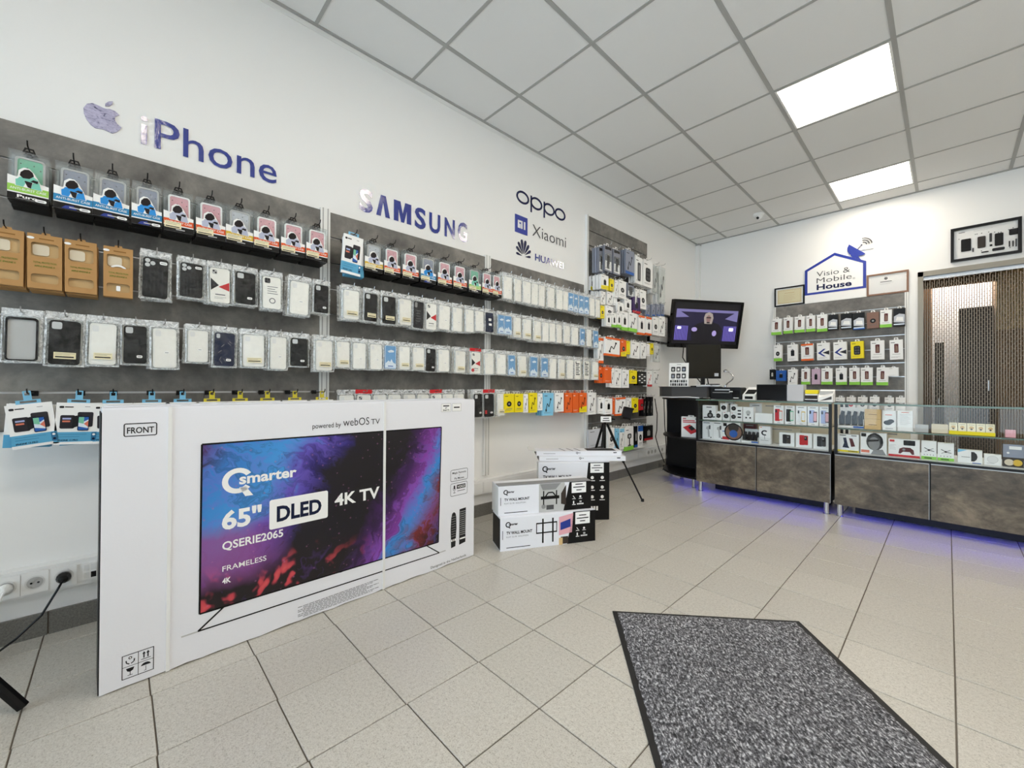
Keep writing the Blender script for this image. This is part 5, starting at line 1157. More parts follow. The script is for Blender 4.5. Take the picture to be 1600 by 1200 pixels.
def flat_box(label, F0, F1, z0, z1, depth, open_):
    L = math.hypot(F1[0] - F0[0], F1[1] - F0[1]); a = math.atan2(F1[1] - F0[1], F1[0] - F0[0]); h = z1 - z0
    t = thing('flat_mount_box', label, 'box', (F0[0], F0[1], z0), a, 'flat mount boxes')
    obj('carton_body', MB().box(0, L, 0, depth, 0, h, 'cardboard_white').box(-.0006, .0005, .004, depth - .004, .003, h - .003, 'grey_dk'), t)
    m = MB(); Qlogo(m, L * .46, h * .35, h * .45); m.rect(.08 * L, .22 * L, h * .40, h * .50, 'grey').rect(.90 * L, .94 * L, h * .55, h * .75, 'ink')
    obj('printed_text', m, t)
    if open_:
        obj('open_flap', MB().add([(0, 0, h), (0, depth, h), (-.055, depth, h + .012), (-.055, .01, h + .006), (0, 0, h - .003), (0, depth, h - .003), (-.055, depth, h + .009), (-.055, .01, h + .003)], [(0, 1, 2, 3), (7, 6, 5, 4), (0, 3, 7, 4), (2, 1, 5, 6), (3, 2, 6, 7)], 'cardboard_edge'), t)
        m = MB()
        for k in range(3): m.add([(L * (.33 + .09 * k), .01, h + .0008), (L * (.345 + .09 * k), .01, h + .0008), (L * (.30 + .09 * k), depth * .9, h + .0008), (L * (.285 + .09 * k), depth * .9, h + .0008)], [(0, 1, 2, 3)], 'ink')
        m.box(L * .60, L * .94, depth * .15, depth * .9, h, h + .0010, 'K2'); obj('printed_top', m, t)
flat_box('lower of two flat white boxes on the tall mount box', (.352, 1.462), (.772, 1.945), .424, .459, .14, False)
flat_box('upper flat white box with an open end flap', (.325, 1.462), (.740, 1.945), .460, .494, .14, True)

# ------------------------------------------------------------------ small camera tripod behind the boxes
t = thing('phone_tripod', 'black phone tripod with white price card behind the boxes', 'tripod', (.42, 2.2, 0))
ap = Vector((0, 0, .66))
for f in ((.211, .25, .006), (-.30, .08, .006), (.10, -.27, .006)):
    f = Vector(f); mid = ap.lerp(f, .5)
    l_ = obj('leg', MB().tube([ap + f * .06, mid], .011, 'K', 8).tube([mid, f], .007, 'K2', 8), t)
    obj('rubber_foot', MB().lathe([(.006, -.004), (.013, -.004), (.013, .014), (.008, .02)], 'black_rubber', 10, (f.x, f.y, f.z)), l_)
obj('centre_column', MB().lathe([(.010, .42), (.010, .68), (.020, .68), (.022, .71), (.012, .73)], 'K', 12), t)
obj('phone_clamp', MB().box(-.035, .035, -.010, .012, .73, .745, 'K').box(-.04, .04, .0, .016, .745, .825, 'K2').box(-.04, .04, -.012, .0, .818, .83, 'K'), t, rot=(.15, .2, .9))
obj('price_card', MB().box(-.045, .045, -.003, 0, 0, .048, 'W').bar(0, .028, .009, 'ink', .05, 'c', -.004).bar(0, .010, .009, 'ink', .06, 'c', -.004), t, (.022, -.016, .675), (0, 0, .9))
obj('pan_handle', MB().tube([(0, 0, .715), (.02, .12, .69)], .006, 'K', 8), t)

# black stand whose foot reaches in at the left edge
t = thing('display_stand', 'black metal stand leg at the left edge of the floor', 'stand', (.47, -1.45, 0))
for f in ((.048, .486, .0), (.30, -.36, .0), (-.36, -.22, .0)):
    f = Vector(f); d_ = (Vector((0, 0, .85)) - f)
    obj('leg', MB().tube([f + d_ * .012, f + d_ * .97], .015, 'K', 8), t)
obj('pole', MB().lathe([(.022, .78), (.026, .82), (.026, .90), (.014, .90), (.014, 1.5)], 'K', 14), t)

# ------------------------------------------------------------------ floor mat
c0, c1, c3 = Vector((1.414, .779)), Vector((1.985, 1.277)), Vector((1.897, .225))
ux = (c1 - c0).normalized(); W = (c1 - c0).length; rzm = math.atan2(ux.y, ux.x)
t = thing('floor_mat', 'dark grey speckled floor mat with black rubber edge', 'mat', (c0.x, c0.y, 0), rzm)
Lm = 1.25
obj('rubber_edge', MB().box(0, W, -Lm, 0, .001, .004, 'black_rubber').add([(0, 0, .004), (W, 0, .004), (W, -Lm, .004), (0, -Lm, .004), (.022, -.012, .0045), (W - .022, -.012, .0045), (W - .022, -Lm + .012, .0045), (.022, -Lm + .012, .0045)], [(1, 0, 4, 5), (2, 1, 5, 6), (3, 2, 6, 7), (0, 3, 7, 4)], 'black_rubber'), t)
rnd = random.Random(11); nx, ny = 46, 76; vs = []; fs = []
for j in range(ny + 1):
    for i in range(nx + 1):
        e = i in (0, nx) or j in (0, ny)
        vs.append((.020 + (W - .040) * i / nx + (rnd.uniform(-.003, .003) if e else 0), -.012 - (Lm - .024) * j / ny, .0046 if e else .0085 + rnd.uniform(-.0012, .0012)))
for j in range(ny):
    for i in range(nx):
        a = j * (nx + 1) + i; fs.append((a + nx + 1, a + nx + 2, a + 1, a))
o = obj('pile', smooth(MB().add(vs, fs, 'mat_pile').mesh('pile'), 80), t)

# ------------------------------------------------------------------ cable trunking with sockets along the left wall
t = thing('cable_trunking', 'white cable trunking running along the foot of the left wall', 'trunking', (.0, 0, .175))
obj('channel', MB().box(.001, .045, FY, 4.6, 0, .100, 'trunk_white').box(.045, .050, FY, 4.6, .016, .084, 'trunk_white'), t)
for y in (-1.42, -.90, -.62, .62, 1.18, 1.80, 2.6, 3.4, 4.1): obj('joint_cover', MB().box(.050, .0515, y, y + .012, .012, .088, 'W2'), t)
def socket(y, used=False):
    s_ = obj('socket', MB().box(.050, .056, y - .034, y + .034, .010, .090, 'W'), t)
    obj('recess', MB().lathe([(.026, 0), (.026, .006), (.022, .006), (.021, .001)], 'W2', 20, axis='y').disc(0, 0, .021, 'grey_lt', -.0008), s_, (.057, y, .05), (0, 0, LW))
    if not used: obj('contact_holes', MB().disc(-.009, 0, .0035, 'K', -.002, 10).disc(.009, 0, .0035, 'K', -.002, 10).disc(0, .012, .0025, 'steel', -.002, 10), s_, (.058, y, .05), (0, 0, LW))
for y, u in ((-1.135, False), (-1.062, True), (-.992, False), (-.918, True)): socket(y, u)
pl = obj('network_plate', MB().box(.050, .055, -.868, -.828, .018, .082, 'W'), t)
for a, b_ in ((-.866, .052), (-.846, .052), (-.866, .022), (-.846, .022)): obj('port', MB().box(.055, .0565, a + .001, a + .016, b_ + .002, b_ + .024, 'W2' if b_ > .03 or a < -.86 else 'K'), pl)
for k, y in enumerate((3.62, 3.70, 3.78, 3.95)): socket(y, k in (1, 2))
wp = thing('white_plug', 'white mains plug and cable in the wall socket, far left', 'plug', (.060, -1.062, .225))
obj('plug_body', MB().lathe([(.018, 0), (.020, .014), (.014, .034), (.006, .044)], 'W', 14, axis='y'), wp, rot=(0, 0, -LW)); obj('cable', MB().tube([(.044, 0, 0), (.062, -.006, -.02), (.07, -.02, -.09), (.06, -.06, -.17), (.07, -.16, -.215), (.08, -.4, -.218)], .004, 'W', 6), wp)
kp = thing('black_plug', 'black mains plug with cable hanging to the floor', 'plug', (.060, -.918, .225))
obj('plug_body', MB().lathe([(.019, 0), (.021, .014), (.014, .032), (.006, .040)], 'K', 14, axis='y'), kp, rot=(0, 0, -LW)); obj('cable', MB().tube([(.040, 0, 0), (.060, -.01, -.02), (.075, -.05, -.10), (.08, -.11, -.16), (.09, -.17, -.200), (.12, -.30, -.219), (.2, -.5, -.220)], .004, 'K', 6), kp)

# ------------------------------------------------------------------ display counters
CY = 3.17; CD = .52
def counter(label, x0, x1, seam, back):
    t = thing('display_counter', label, 'counter', ((x0 + x1) / 2, CY, 0), group='glass display counters')
    o = (-(x0 + x1) / 2, -CY, 0)
    y0, y1 = CY, CY + CD
    obj('base_cabinet', MB().box(x0 + .004, x1 - .004, y0 + .018, y1, .095, .468, 'black_board'), t, o)
    obj('plinth', MB().box(x0 + .10, x1 - .06, y0 + .20, y1 - .06, .004, .095, 'black_board'), t, o)
    for a, b_ in ((x0 + .004, seam - .004), (seam + .004, x1 - .006)): obj('front_panel', MB().box(a, b_, y0, y0 + .018, .092, .466, 'counter_laminate'), t, o)
    obj('panel_edging', MB().box(x0 + .004, seam - .004, y0 - .0012, y0, .462, .4665, 'steel').box(seam + .004, x1 - .006, y0 - .0012, y0, .462, .4665, 'steel').box(seam - .006, seam - .004, y0 - .0012, y0, .092, .466, 'steel').box(x1 - .008, x1 - .006, y0 - .0012, y0, .092, .466, 'steel'), t, o)
    obj('display_floor', MB().box(x0, x1, y0 - .002, y1, .468, .482, 'black_board').box(x0 + .02, x1 - .02, y0 + .02, y1 - .02, .482, .4835, 'W2'), t, o)
    for a in (x0, x1 - .018):
        for b_ in (y0, y1 - .018): obj('post', MB().box(a, a + .018, b_, b_ + .018, .482, .850, 'black_board'), t, o)
    if x0 < 1: obj('side_board', MB().box(x0, x0 + .012, y0 + .018, y1 - .018, .482, .850, 'black_board'), t, o)
    obj('front_glass', MB().box(x0 + .018, x1 - .018, y0 + .004, y0 + .009, .483, .846, 'case_glass'), t, o)
    obj('shelf_glass', MB().box(x0 + .018, x1 - .018, y0 + .03, y1 - .03, .660, .667, 'case_glass'), t, o)
    obj('shelf_edge', MB().box(x0 + .018, x1 - .018, y0 + .026, y0 + .030, .659, .668, 'glass_edge'), t, o)
    obj('top_glass', MB().box(x0, x1, y0 - .004, y1, .850, .858, 'case_glass'), t, o)
    obj('top_edge', MB().box(x0, x1, y0 - .010, y0 - .004, .848, .860, 'glass_edge'), t, o)
    if back: obj('back_board', MB().box(x0 + .018, x1 - .018, y1 - .020, y1 - .012, .483, .846, 'beige'), t, o)
    for a in (x0 + .03, x1 - .035):
        obj('foot', MB().lathe([(.022, 0), (.022, .004), (.019, .006), (.019, .095)], 'chrome', 18, (a, y0 + .035, 0)), t, o)
        obj('foot', MB().lathe([(.022, 0), (.022, .004), (.019, .006), (.019, .095)], 'chrome', 18, (a, y1 - .035, 0)), t, o)
    obj('light_strip', MB().box(x0 + .04, x1 - .04, y0 + .055, y0 + .065, .088, .0945, 'blue_led'), t, o)
    return t
counter('glass display counter with brown stone-look base, nearer the corner', .780, 1.800, 1.287, True)
counter('glass display counter with brown stone-look base, at the right edge', 1.816, 2.846, 2.329, False)
# quarter-round black end unit
t = thing('corner_shelf_unit', 'black quarter-round open shelf unit at the counter end', 'shelf unit', (.776, 3.66, 0))
def quarter(r, z0, z1, m, k='black_board'):
    return m.vprism([(0, 0)] + [(-r * 1.12 * sin(radians(a)), -r * cos(radians(a))) for a in range(0, 91, 9)], z0, z1, k)
obj('base_board', quarter(.46, .094, .112, MB()), t)
obj('middle_shelf', quarter(.46, .462, .478, MB()), t)
obj('top_board', quarter(.47, .846, .862, MB()), t)
obj('side_board', MB().box(-.012, 0, -.455, 0, .112, .846, 'black_board'), t); obj('back_board', MB().box(-.515, 0, -.012, 0, .112, .846, 'black_board'), t)
for x, y in ((-.31, -.09), (-.06, -.38), (-.45, -.05)): obj('foot', MB().lathe([(.022, 0), (.022, .004), (.018, .006), (.018, .094)], 'chrome', 16, (x, y, 0)), t)
obj('light_strip', MB().box(-.40, -.03, -.10, -.09, .088, .0935, 'blue_led'), t)
rs = thing('desk_riser', 'dark grey raised desk top on the corner unit', 'desk top', (.56, 3.50, .863))
obj('riser_box', MB().vprism([(-.30, .16), (-.30, -.02), (-.22, -.13), (-.08, -.20), (.27, -.21), (.27, .16)], .010, .108, 'grey_dk'), rs)
obj('riser_top', MB().vprism([(-.31, .17), (-.31, -.025), (-.225, -.14), (-.08, -.21), (.28, -.22), (.28, .17)], .108, .114, 'black_board'), rs)
obj('white_trim', MB().tube([(-.30, -.03, .006), (-.22, -.14, .006), (-.08, -.212, .006), (.10, -.218, .012), (.20, -.216, .006)], .006, 'W', 6), rs)

# ------------------------------------------------------------------ things on the counter tops
ct = .8605
def gadget(name, label, cat, loc, rz, parts):
    g = thing(name, label, cat, loc, rz)
    for pn, m in parts: obj(pn, m, g)
    return g
sgn = MB()
for k in range(3):
    for l in range(2): sgn.rr(-.075 + k * .052, -.035 + k * .052, .155 - l * .070, .205 - l * .070, .006, ('K2', 'grey_dk', 'ink')[(k + l) % 3], -.001).rr(-.066 + k * .052, -.046 + k * .052, .165 - l * .070, .190 - l * .070, .004, ('grey_lt', 'W', 'S')[(k + 2 * l) % 3], -.0014).rect(-.070 + k * .052, -.040 + k * .052, .146 - l * .070, .149 - l * .070, 'ink_grey', -.001)
for k in range(8):
    for l in range(2): sgn.rr(-.083 + k * .0212, -.067 + k * .0212, .042 - l * .034, .068 - l * .034, .003, ('ink', 'grey', 'K2')[(k + l) % 3], -.001)
sgn.rect(-.02, .02, .226, .230, 'ink_grey', -.001)
sgn2 = MB().box(-.095, .095, 0, .004, 0, .245, 'W')
sgn2.v = [(x, y + z * .10, z) for x, y, z in sgn2.v]; sgn.v = [(x, y + z * .10, z) for x, y, z in sgn.v]
gadget('counter_card', 'white counter card with rows of small product pictures', 'sign', (.495, 3.42, .9775), .25, [('card', sgn2), ('printed_pictures', sgn), ('easel', MB().add([(-.03, .022, .18), (.03, .022, .18), (.03, .10, 0), (-.03, .10, 0), (-.03, .019, .18), (.03, .019, .18), (.03, .097, 0), (-.03, .097, 0)], [(0, 1, 2, 3), (7, 6, 5, 4)], 'W2'))])
gadget('computer_monitor', 'black computer monitor behind the product card', 'monitor', (.675, 3.61, .9775), .72, [('screen_frame', MB().box(-.17, .17, 0, .028, .085, .44, 'K')), ('screen_glass', MB().box(-.16, .158, -.0012, 0, .10, .43, 'olive_screen')), ('stand', MB().box(-.02, .02, .02, .04, .01, .18, 'K2').box(-.10, .10, -.03, .10, 0, .010, 'K2')), ('sticker', MB().rect(.105, .145, .108, .140, 'S2', -.0016))])
gadget('paper_pile', 'loose papers beside the monitor on the desk', 'papers', (.80, 3.42, .9775), .2, [('sheet', MB().box(-.10, .10, -.08, .06, 0, .006, 'W')), ('sheet', MB().box(-.06, .11, -.10, .03, .007, .012, 'ice')), ('sheet', MB().box(-.11, .02, -.06, .07, .013, .018, 'W2')), ('clipboard', MB().box(-.02, .09, -.05, .05, .019, .028, 'K2'))])
gl_ = [(.0, 0, 0)] + [(.02 + .05 * sin(a * pi / 10), 0, .03 + .115 * a / 10) for a in range(0, 9)] + [(.035, 0, .138), (.015, 0, .146)]
gadget('gooseneck_lamp', 'small silver gooseneck lamp on the desk', 'lamp', (.905, 3.55, .863), .2, [('base', MB().lathe([(.035, 0), (.035, .010), (.012, .016), (.01, .13)], 'chrome', 18)), ('neck', MB().tube([(x, y, z + .12) for x, y, z in gl_], .006, 'chrome', 8)), ('head', MB().lathe([(.008, .014), (.022, 0), (.02, -.014)], 'chrome', 14, (.005, 0, .272)))])
gadget('receipt_printer', 'black receipt printer on the counter', 'printer', (.985, 3.33, ct), .05, [('body', MB().prism(rrect(-.13, .13, 0, .112, .012), 0, .17, 'K')), ('paper_slot', MB().box(-.115, .035, -.002, 0, .060, .064, 'grey_lt').box(-.095, .035, -.002, 0, .084, .094, 'S2')), ('panel', MB().rect(.055, .120, .018, .085, 'gloss_black').rect(.065, .11, .012, .018, 'W')), ('logo', MB().bar(.045, .068, .010, 'W', .03, 'c'))])
gadget('card_terminal', 'white and black card payment terminal beside the printer', 'card terminal', (1.180, 3.33, ct), -.15, [('body', MB().add([(-.055, 0, 0), (.055, 0, 0), (.055, .15, 0), (-.055, .15, 0), (-.055, 0, .045), (.055, 0, .045), (.060, .13, .115), (-.060, .13, .115)], [(0, 1, 5, 4), (1, 2, 6, 5), (2, 3, 7, 6), (3, 0, 4, 7), (4, 5, 6, 7), (3, 2, 1, 0)], 'W')), ('screen', MB().add([(-.040, .012, .053), (.040, .012, .053), (.044, .085, .0925), (-.044, .085, .0925)], [(0, 1, 2, 3)], 'gloss_black')), ('front_slot', MB().rect(-.035, .035, .008, .032, 'K', -.001))])
gadget('black_tablet', 'black flat screen standing on the counter top', 'screen', (1.364, 3.30, ct), 0, [('housing', MB().prism(rrect(-.113, .113, 0, .138, .004), 0, .022, 'K2')), ('glass', MB().rect(-.108, .108, .005, .133, 'gloss_black', -.0008)), ('foot', MB().box(-.06, .06, .02, .08, 0, .008, 'K'))])
gadget('speaker_box', 'pale silver fabric cube beside the black screen', 'speaker', (1.537, 3.30, ct), 0, [('case', MB().prism(rrect(-.057, .057, 0, .137, .006), 0, .11, 'S2')), ('grille', MB().rect(-.052, .052, .006, .131, 'silver_weave', -.0008))])
gadget('card_holder', 'yellow topped business card holder on the counter', 'card holder', (1.645, 3.30, ct), 0, [('tray', MB().box(-.045, .045, 0, .10, 0, .012, 'K2').box(-.045, .045, .085, .10, .012, .07, 'K2')), ('cards', MB().box(-.042, .042, .012, .080, .012, .060, 'W').rect(-.042, .042, .020, .050, 'brown_cab', .011)), ('yellow_cards', MB().box(-.042, .042, .02, .084, .062, .094, 'Y'))])
gadget('leaflet_box', 'white leaflet box at the end of the corner counter', 'box', (1.740, 3.30, ct), 0, [('box_body', MB().add([(-.048, 0, 0), (.048, 0, 0), (.048, .10, 0), (-.048, .10, 0), (-.048, 0, .030), (.048, 0, .055), (.048, .10, .098), (-.048, .10, .098)], [(0, 1, 5, 4), (1, 2, 6, 5), (2, 3, 7, 6), (3, 0, 4, 7), (4, 5, 6, 7), (3, 2, 1, 0)], 'W')), ('leaflets', MB().box(-.043, .043, .035, .095, .03, .085, 'grey_lt')), ('printed_swoosh', MB().flat([(-.04, .006), (.04, .02), (.04, .045), (.0, .025)], 'grey_dk'))])
gadget('tray_box', 'white box with red tray picture on the corner unit shelf', 'box', (.664, 3.315, .4785), .20, [('card_box', MB().box(-.085, .085, 0, .06, 0, .200, 'W')), ('printed_front', MB().flat([(-.07, .095), (.005, .030), (.072, .062), (-.005, .125)], 'R').flat([(-.02, .095), (.012, .065), (.045, .085), (.010, .118)], 'K', -.0012).bar(-.07, .176, .012, 'R', .03).bar(-.07, .158, .012, 'R', .11).bar(-.07, .142, .012, 'R', .12).rect(.045, .07, .178, .186, 'ink')), ('hang_tab', MB().ring([(-.03, .2), (.03, .2), (.026, .214), (-.026, .214)], [(-.012, .204), (.012, .204), (.010, .209), (-.010, .209)], .028, .030, 'W2'))])

# ------------------------------------------------------------------ goods in the counters: box body, printed front
def ph(m, x, z, s, k, k2):
    m.rr(x - s * .26, x + s * .26, z - s * .5, z + s * .5, s * .07, k, -.0008).rr(x - s * .20, x - s * .02, z + s * .22, z + s * .42, s * .04, k2, -.0012)
def front(st, w, h):
    m = MB(); W2 = w / 2
    if st == 'cam':
        m.bar(0, h * .82, h * .07, 'ink', w * .4, 'c'); m.disc(.01, h * .30, h * .20, 'K'); m.disc(.01, h * .30, h * .09, 'grey', -.001); m.line([(-W2 * .8, h * .12), (W2 * .9, h * .2)], .010, 'K2'); m.disc(.012, h * .56, h * .09, 'K2')
    elif st == 'lens':
        m.disc(0, h * .48, h * .26, 'K'); m.disc(0, h * .48, h * .12, 'grey_dk', -.001); m.rect(-W2 * .7, -W2 * .2, h * .86, h * .90, 'R')
    elif st == 'three':
        for k in range(3): m.rr(-W2 * .6, W2 * .6, h * (.22 + .22 * k), h * (.32 + .22 * k), .003, 'K')
    elif st == 'bulb':
        m.disc(0, h * .62, h * .14, 'grey_lt'); m.rect(-.01, .01, h * .42, h * .52, 'grey'); m.rect(-.022, -.010, h * .22, h * .32, 'K'); m.rect(.010, .022, h * .22, h * .32, 'K')
    elif st in ('phr', 'phk', 'phw', 'phl'):
        a, b_ = {'phr': ('R', 'coral'), 'phk': ('K', 'mint'), 'phw': ('W2', 'gold'), 'phl': ('lilac', 'maroon')}[st]
        m.rr(-W2 * .75, W2 * .25, h * .14, h * .80, .006, a); m.rr(W2 * .05, W2 * .75, h * .18, h * .72, .005, b_, -.001); m.rr(W2 * .12, W2 * .68, h * .24, h * .66, .004, 'pink' if st == 'phl' else 'W2', -.0014); m.rr(-W2 * .65, -W2 * .35, h * .60, h * .76, .004, 'K2', -.001); m.rect(-W2 * .6, W2 * .5, h * .90, h * .93, 'ink_grey'); m.rect(-W2 * .3, W2 * .3, h * .05, h * .07, 'ink_grey')
    elif st == 'therm':
        m.bar(-W2 * .85, h * .88, h * .05, 'ink_grey', w * .6); m.flat([(-.012, h * .70), (.020, h * .74), (.022, h * .58), (.012, h * .55), (.020, h * .12), (.002, h * .12), (-.002, h * .52), (-.016, h * .58)], 'grey_lt'); m.rr(.010, .024, h * .56, h * .78, .003, 'grey_dk', -.001); m.disc(.028, h * .10, .006, 'ink', n=10)
    elif st == 'head':
        m.rect(-W2, W2, h * .48, h * .52, 'N'); m.rr(-W2, -W2 * .2, h * .06, h * .22, .004, 'R'); m.disc(W2 * .25, h * .50, h * .42, 'skin_print', -.001); m.disc(W2 * .25, h * .72, h * .26, 'brown_cab', -.0014); m.disc(W2 * .25, h * .40, h * .20, 'N', -.0016); m.ring(ell(W2 * .25, h * .5, h * .46, h * .46), ell(W2 * .25, h * .5, h * .40, h * .40), -.002, -.0004, 'K'); m.rr(-W2 * .9, -W2 * .5, h * .78, h * .95, .004, 'K')
    elif st == 'curl':
        m.rect(-W2, W2, 0, h * .36, 'W2'); m.add([(x, -.001, z) for x, z in ell(0, h * .62, .026, h * .15)[2:16] + ell(0, h * .62, .014, h * .08)[2:16]], [(k, k + 1, 15 + k, 14 + k) for k in range(13)], 'K'); m.line([(0, h * .46), (0, h * .26)], .003, 'K'); m.rect(-W2 * .7, W2 * .7, h * .20, h * .22, 'ink'); m.rect(-W2 * .8, -W2 * .5, h * .9, h * .94, 'O')
    elif st in ('csk', 'csr', 'csd'):
        a, b_ = {'csk': ('K2', 'brown_cab'), 'csr': ('R', 'coral'), 'csd': ('K2', 'grey_dk')}[st]
        m.rr(-W2 * .55, W2 * .05, h * .18, h * .86, .006, a); m.rr(-W2 * .05, W2 * .52, h * .20, h * .84, .006, b_ if st != 'csr' else 'R', -.001); m.rr(W2 * .05, W2 * .42, h * .52, h * .78, .005, a if st != 'csr' else 'brown_cab', -.0014); m.disc(W2 * .18, h * .68, .006, 'grey', -.0018, 10)
    elif st == 'buds':
        m.disc(-.008, h * .38, h * .16, 'K', rz=h * .12); m.disc(.008, h * .46, h * .13, 'K2', -.001, rz=h * .10); m.rect(-W2 * .6, W2 * .4, h * .76, h * .80, 'coral'); m.rect(-W2 * .6, W2 * .5, h * .08, h * .10, 'ink_grey')
    elif st == 'white':
        lines(m, -W2 * .7, W2 * .7, h * .82, 8, h * .07, 'grey_lt', .002); m.rect(-W2 * .5, W2 * .5, h * .90, h * .93, 'coral')
    elif st == 'kraft':
        m.rect(-W2, W2, h * .50, h * .51, 'kraft_dark'); m.bar(0, h * .72, h * .04, 'kraft_dark', w * .5, 'c'); m.bar(0, h * .20, h * .04, 'kraft_dark', w * .5, 'c')
    elif st == 'stand':
        m.rect(-W2, W2, 0, h * .10, 'Y'); m.flat([(-.03, h * .78), (-.012, h * .80), (.0, h * .35), (.008, h * .22), (-.034, h * .24), (-.024, h * .50)], 'navy'); m.flat([(.006, h * .78), (.026, h * .76), (.042, h * .34), (.018, h * .30)], 'maroon'); m.rect(-W2 * .8, -W2 * .2, h * .90, h * .94, 'ink'); m.rect(W2 * .3, W2 * .8, h * .90, h * .94, 'ink'); m.rect(0, W2 * .9, h * .03, h * .07, 'ink', -.001)
    elif st == 'face':
        m.disc(W2 * .1, h * .58, h * .30, 'grey_dk', -.0008, rz=h * .40); m.disc(W2 * .05, h * .50, h * .20, 'grey', -.0012, rz=h * .30); m.flat([(-W2 * .45, h * .56), (W2 * .4, h * .62), (W2 * .4, h * .70), (-W2 * .45, h * .66)], 'K', -.0016); m.flat([(-W2 * .2, 0), (W2 * .95, 0), (W2 * .7, h * .25), (0, h * .20)], 'grey', -.0010); m.rr(-W2 * .95, -W2 * .55, h * .80, h * .95, .004, 'K'); m.rect(-W2 * .95, -W2 * .3, h * .06, h * .18, 'coral'); m.line([(-W2 * .4, h * .80), (W2 * .1, h * .97), (W2 * .6, h * .78), (W2 * .62, h * .5)], .012, 'K', -.0018)
    elif st == 'pad':
        m.rect(-W2, W2, 0, h * .12, 'R'); m.rr(-W2 * .02, W2 * .72, h * .66, h * .94, .004, 'K'); m.flat([(-W2 * .35, h * .20), (-W2 * .28, h * .46), (-W2 * .05, h * .54), (W2 * .4, h * .54), (W2 * .62, h * .42), (W2 * .66, h * .18), (W2 * .52, h * .16), (W2 * .38, h * .30), (-W2 * .05, h * .30), (-W2 * .22, h * .18)], 'maroon'); m.disc(0, h * .42, .008, 'grey', -.001, 10); m.rr(-W2 * .92, -W2 * .6, h * .82, h * .94, .003, 'R'); lines(m, -W2 * .9, -W2 * .5, h * .66, 4, h * .08, 'grey_lt', .002)
    elif st == 'drone':
        m.rect(-W2, W2, 0, h * .16, 'G'); m.rect(-W2 * .6, W2 * .4, h * .05, h * .10, 'ink', -.001); m.line([(-.022, h * .62), (0, h * .50), (.026, h * .44)], .004, 'ink'); m.line([(-.020, h * .40), (.004, h * .52), (.022, h * .60)], .003, 'ink_grey'); m.disc(.0, h * .5, .006, 'ink', -.001, 10)
        for k in range(4): m.disc(-W2 * .6 + k * W2 * .4, h * .25, .003, 'grey', n=8)
    elif st == 'fan':
        m.flat([(W2 * .1, h * .15), (W2 * .35, h * .15), (W2 * .55, h * .3), (W2 * .62, h * .5), (W2 * .55, h * .7), (W2 * .35, h * .85), (W2 * .1, h * .85)], 'K2'); m.flat([(-W2, h * .75), (-W2 * .2, h * .98), (-W2, h)], 'L'); m.rect(-W2 * .7, W2 * .0, h * .42, h * .46, 'grey'); m.rect(W2 * .2, W2 * .9, 0, h * .06, 'N')
    elif st == 'round':
        m.disc(0, h * .52, h * .32, 'W2'); m.ring(ell(0, h * .52, h * .33, h * .33), ell(0, h * .52, h * .31, h * .31), -.001, -.0004, 'grey_lt'); m.rect(-W2 * .7, W2 * .2, h * .16, h * .18, 'ink_grey')
    elif st == 'lensbox':
        m.rect(-W2, W2, h * .42, h, 'S'); m.rect(-W2 * .4, W2 * .8, h * .78, h * .92, 'W', -.001); m.disc(-W2 * .4, h * .2, h * .14, 'beige', -.001); m.disc(W2 * .4, h * .2, h * .14, 'gold', -.001); m.disc(-W2 * .5, h * .62, .006, 'W', -.001)
    return m
DESC = {'cam': 'white action camera box at left end of upper shelf', 'three': 'narrow white box with three black marks, upper shelf', 'bulb': 'white smart bulb box, upper shelf', 'plain': 'plain low white box in middle of upper shelf',
 'phr': 'white box with red phone case picture, upper shelf', 'phk': 'white box with black phone case picture, upper shelf', 'phw': 'white box with pale phone picture, upper shelf',
 'head': 'white box with man in headphones picture, lower shelf', 'curl': 'white box with curled black holder picture, lower shelf', 'csk': 'white box with dark brown phone case, lower shelf', 'csr': 'white box with red phone case, lower shelf', 'csd': 'white box with dark grey phone case, lower shelf',
 'kraft': 'stacked tan card boxes on upper shelf of right counter', 'buds': 'white box with black earbuds picture, right counter', 'white': 'white box with fine print, upper shelf of right counter', 'grey': 'low grey box on upper shelf of right counter', 'beige': 'low beige box on upper shelf of right counter', 'pinkbag': 'small pink pouch at right end of upper shelf',
 'stand': 'white and yellow box with phone stand picture', 'face': 'white box with large grey face picture', 'pad': 'white and red box with game controller picture', 'fan': 'white box with dark half disc picture', 'round': 'small white box with pale round gadget', 'lensbox': 'grey and brown box with two lenses at right edge'}
BODY = {'kraft': 'tan', 'grey': 'grey_lt', 'beige': 'beige', 'pinkbag': 'pink', 'lensbox': 'brown_cab'}
lensn = ['upper left of five small lens boxes', 'upper right of five small lens boxes', 'lower left of five small lens boxes', 'lower middle of five small lens boxes', 'lower right of five small lens boxes']
cnt = {}
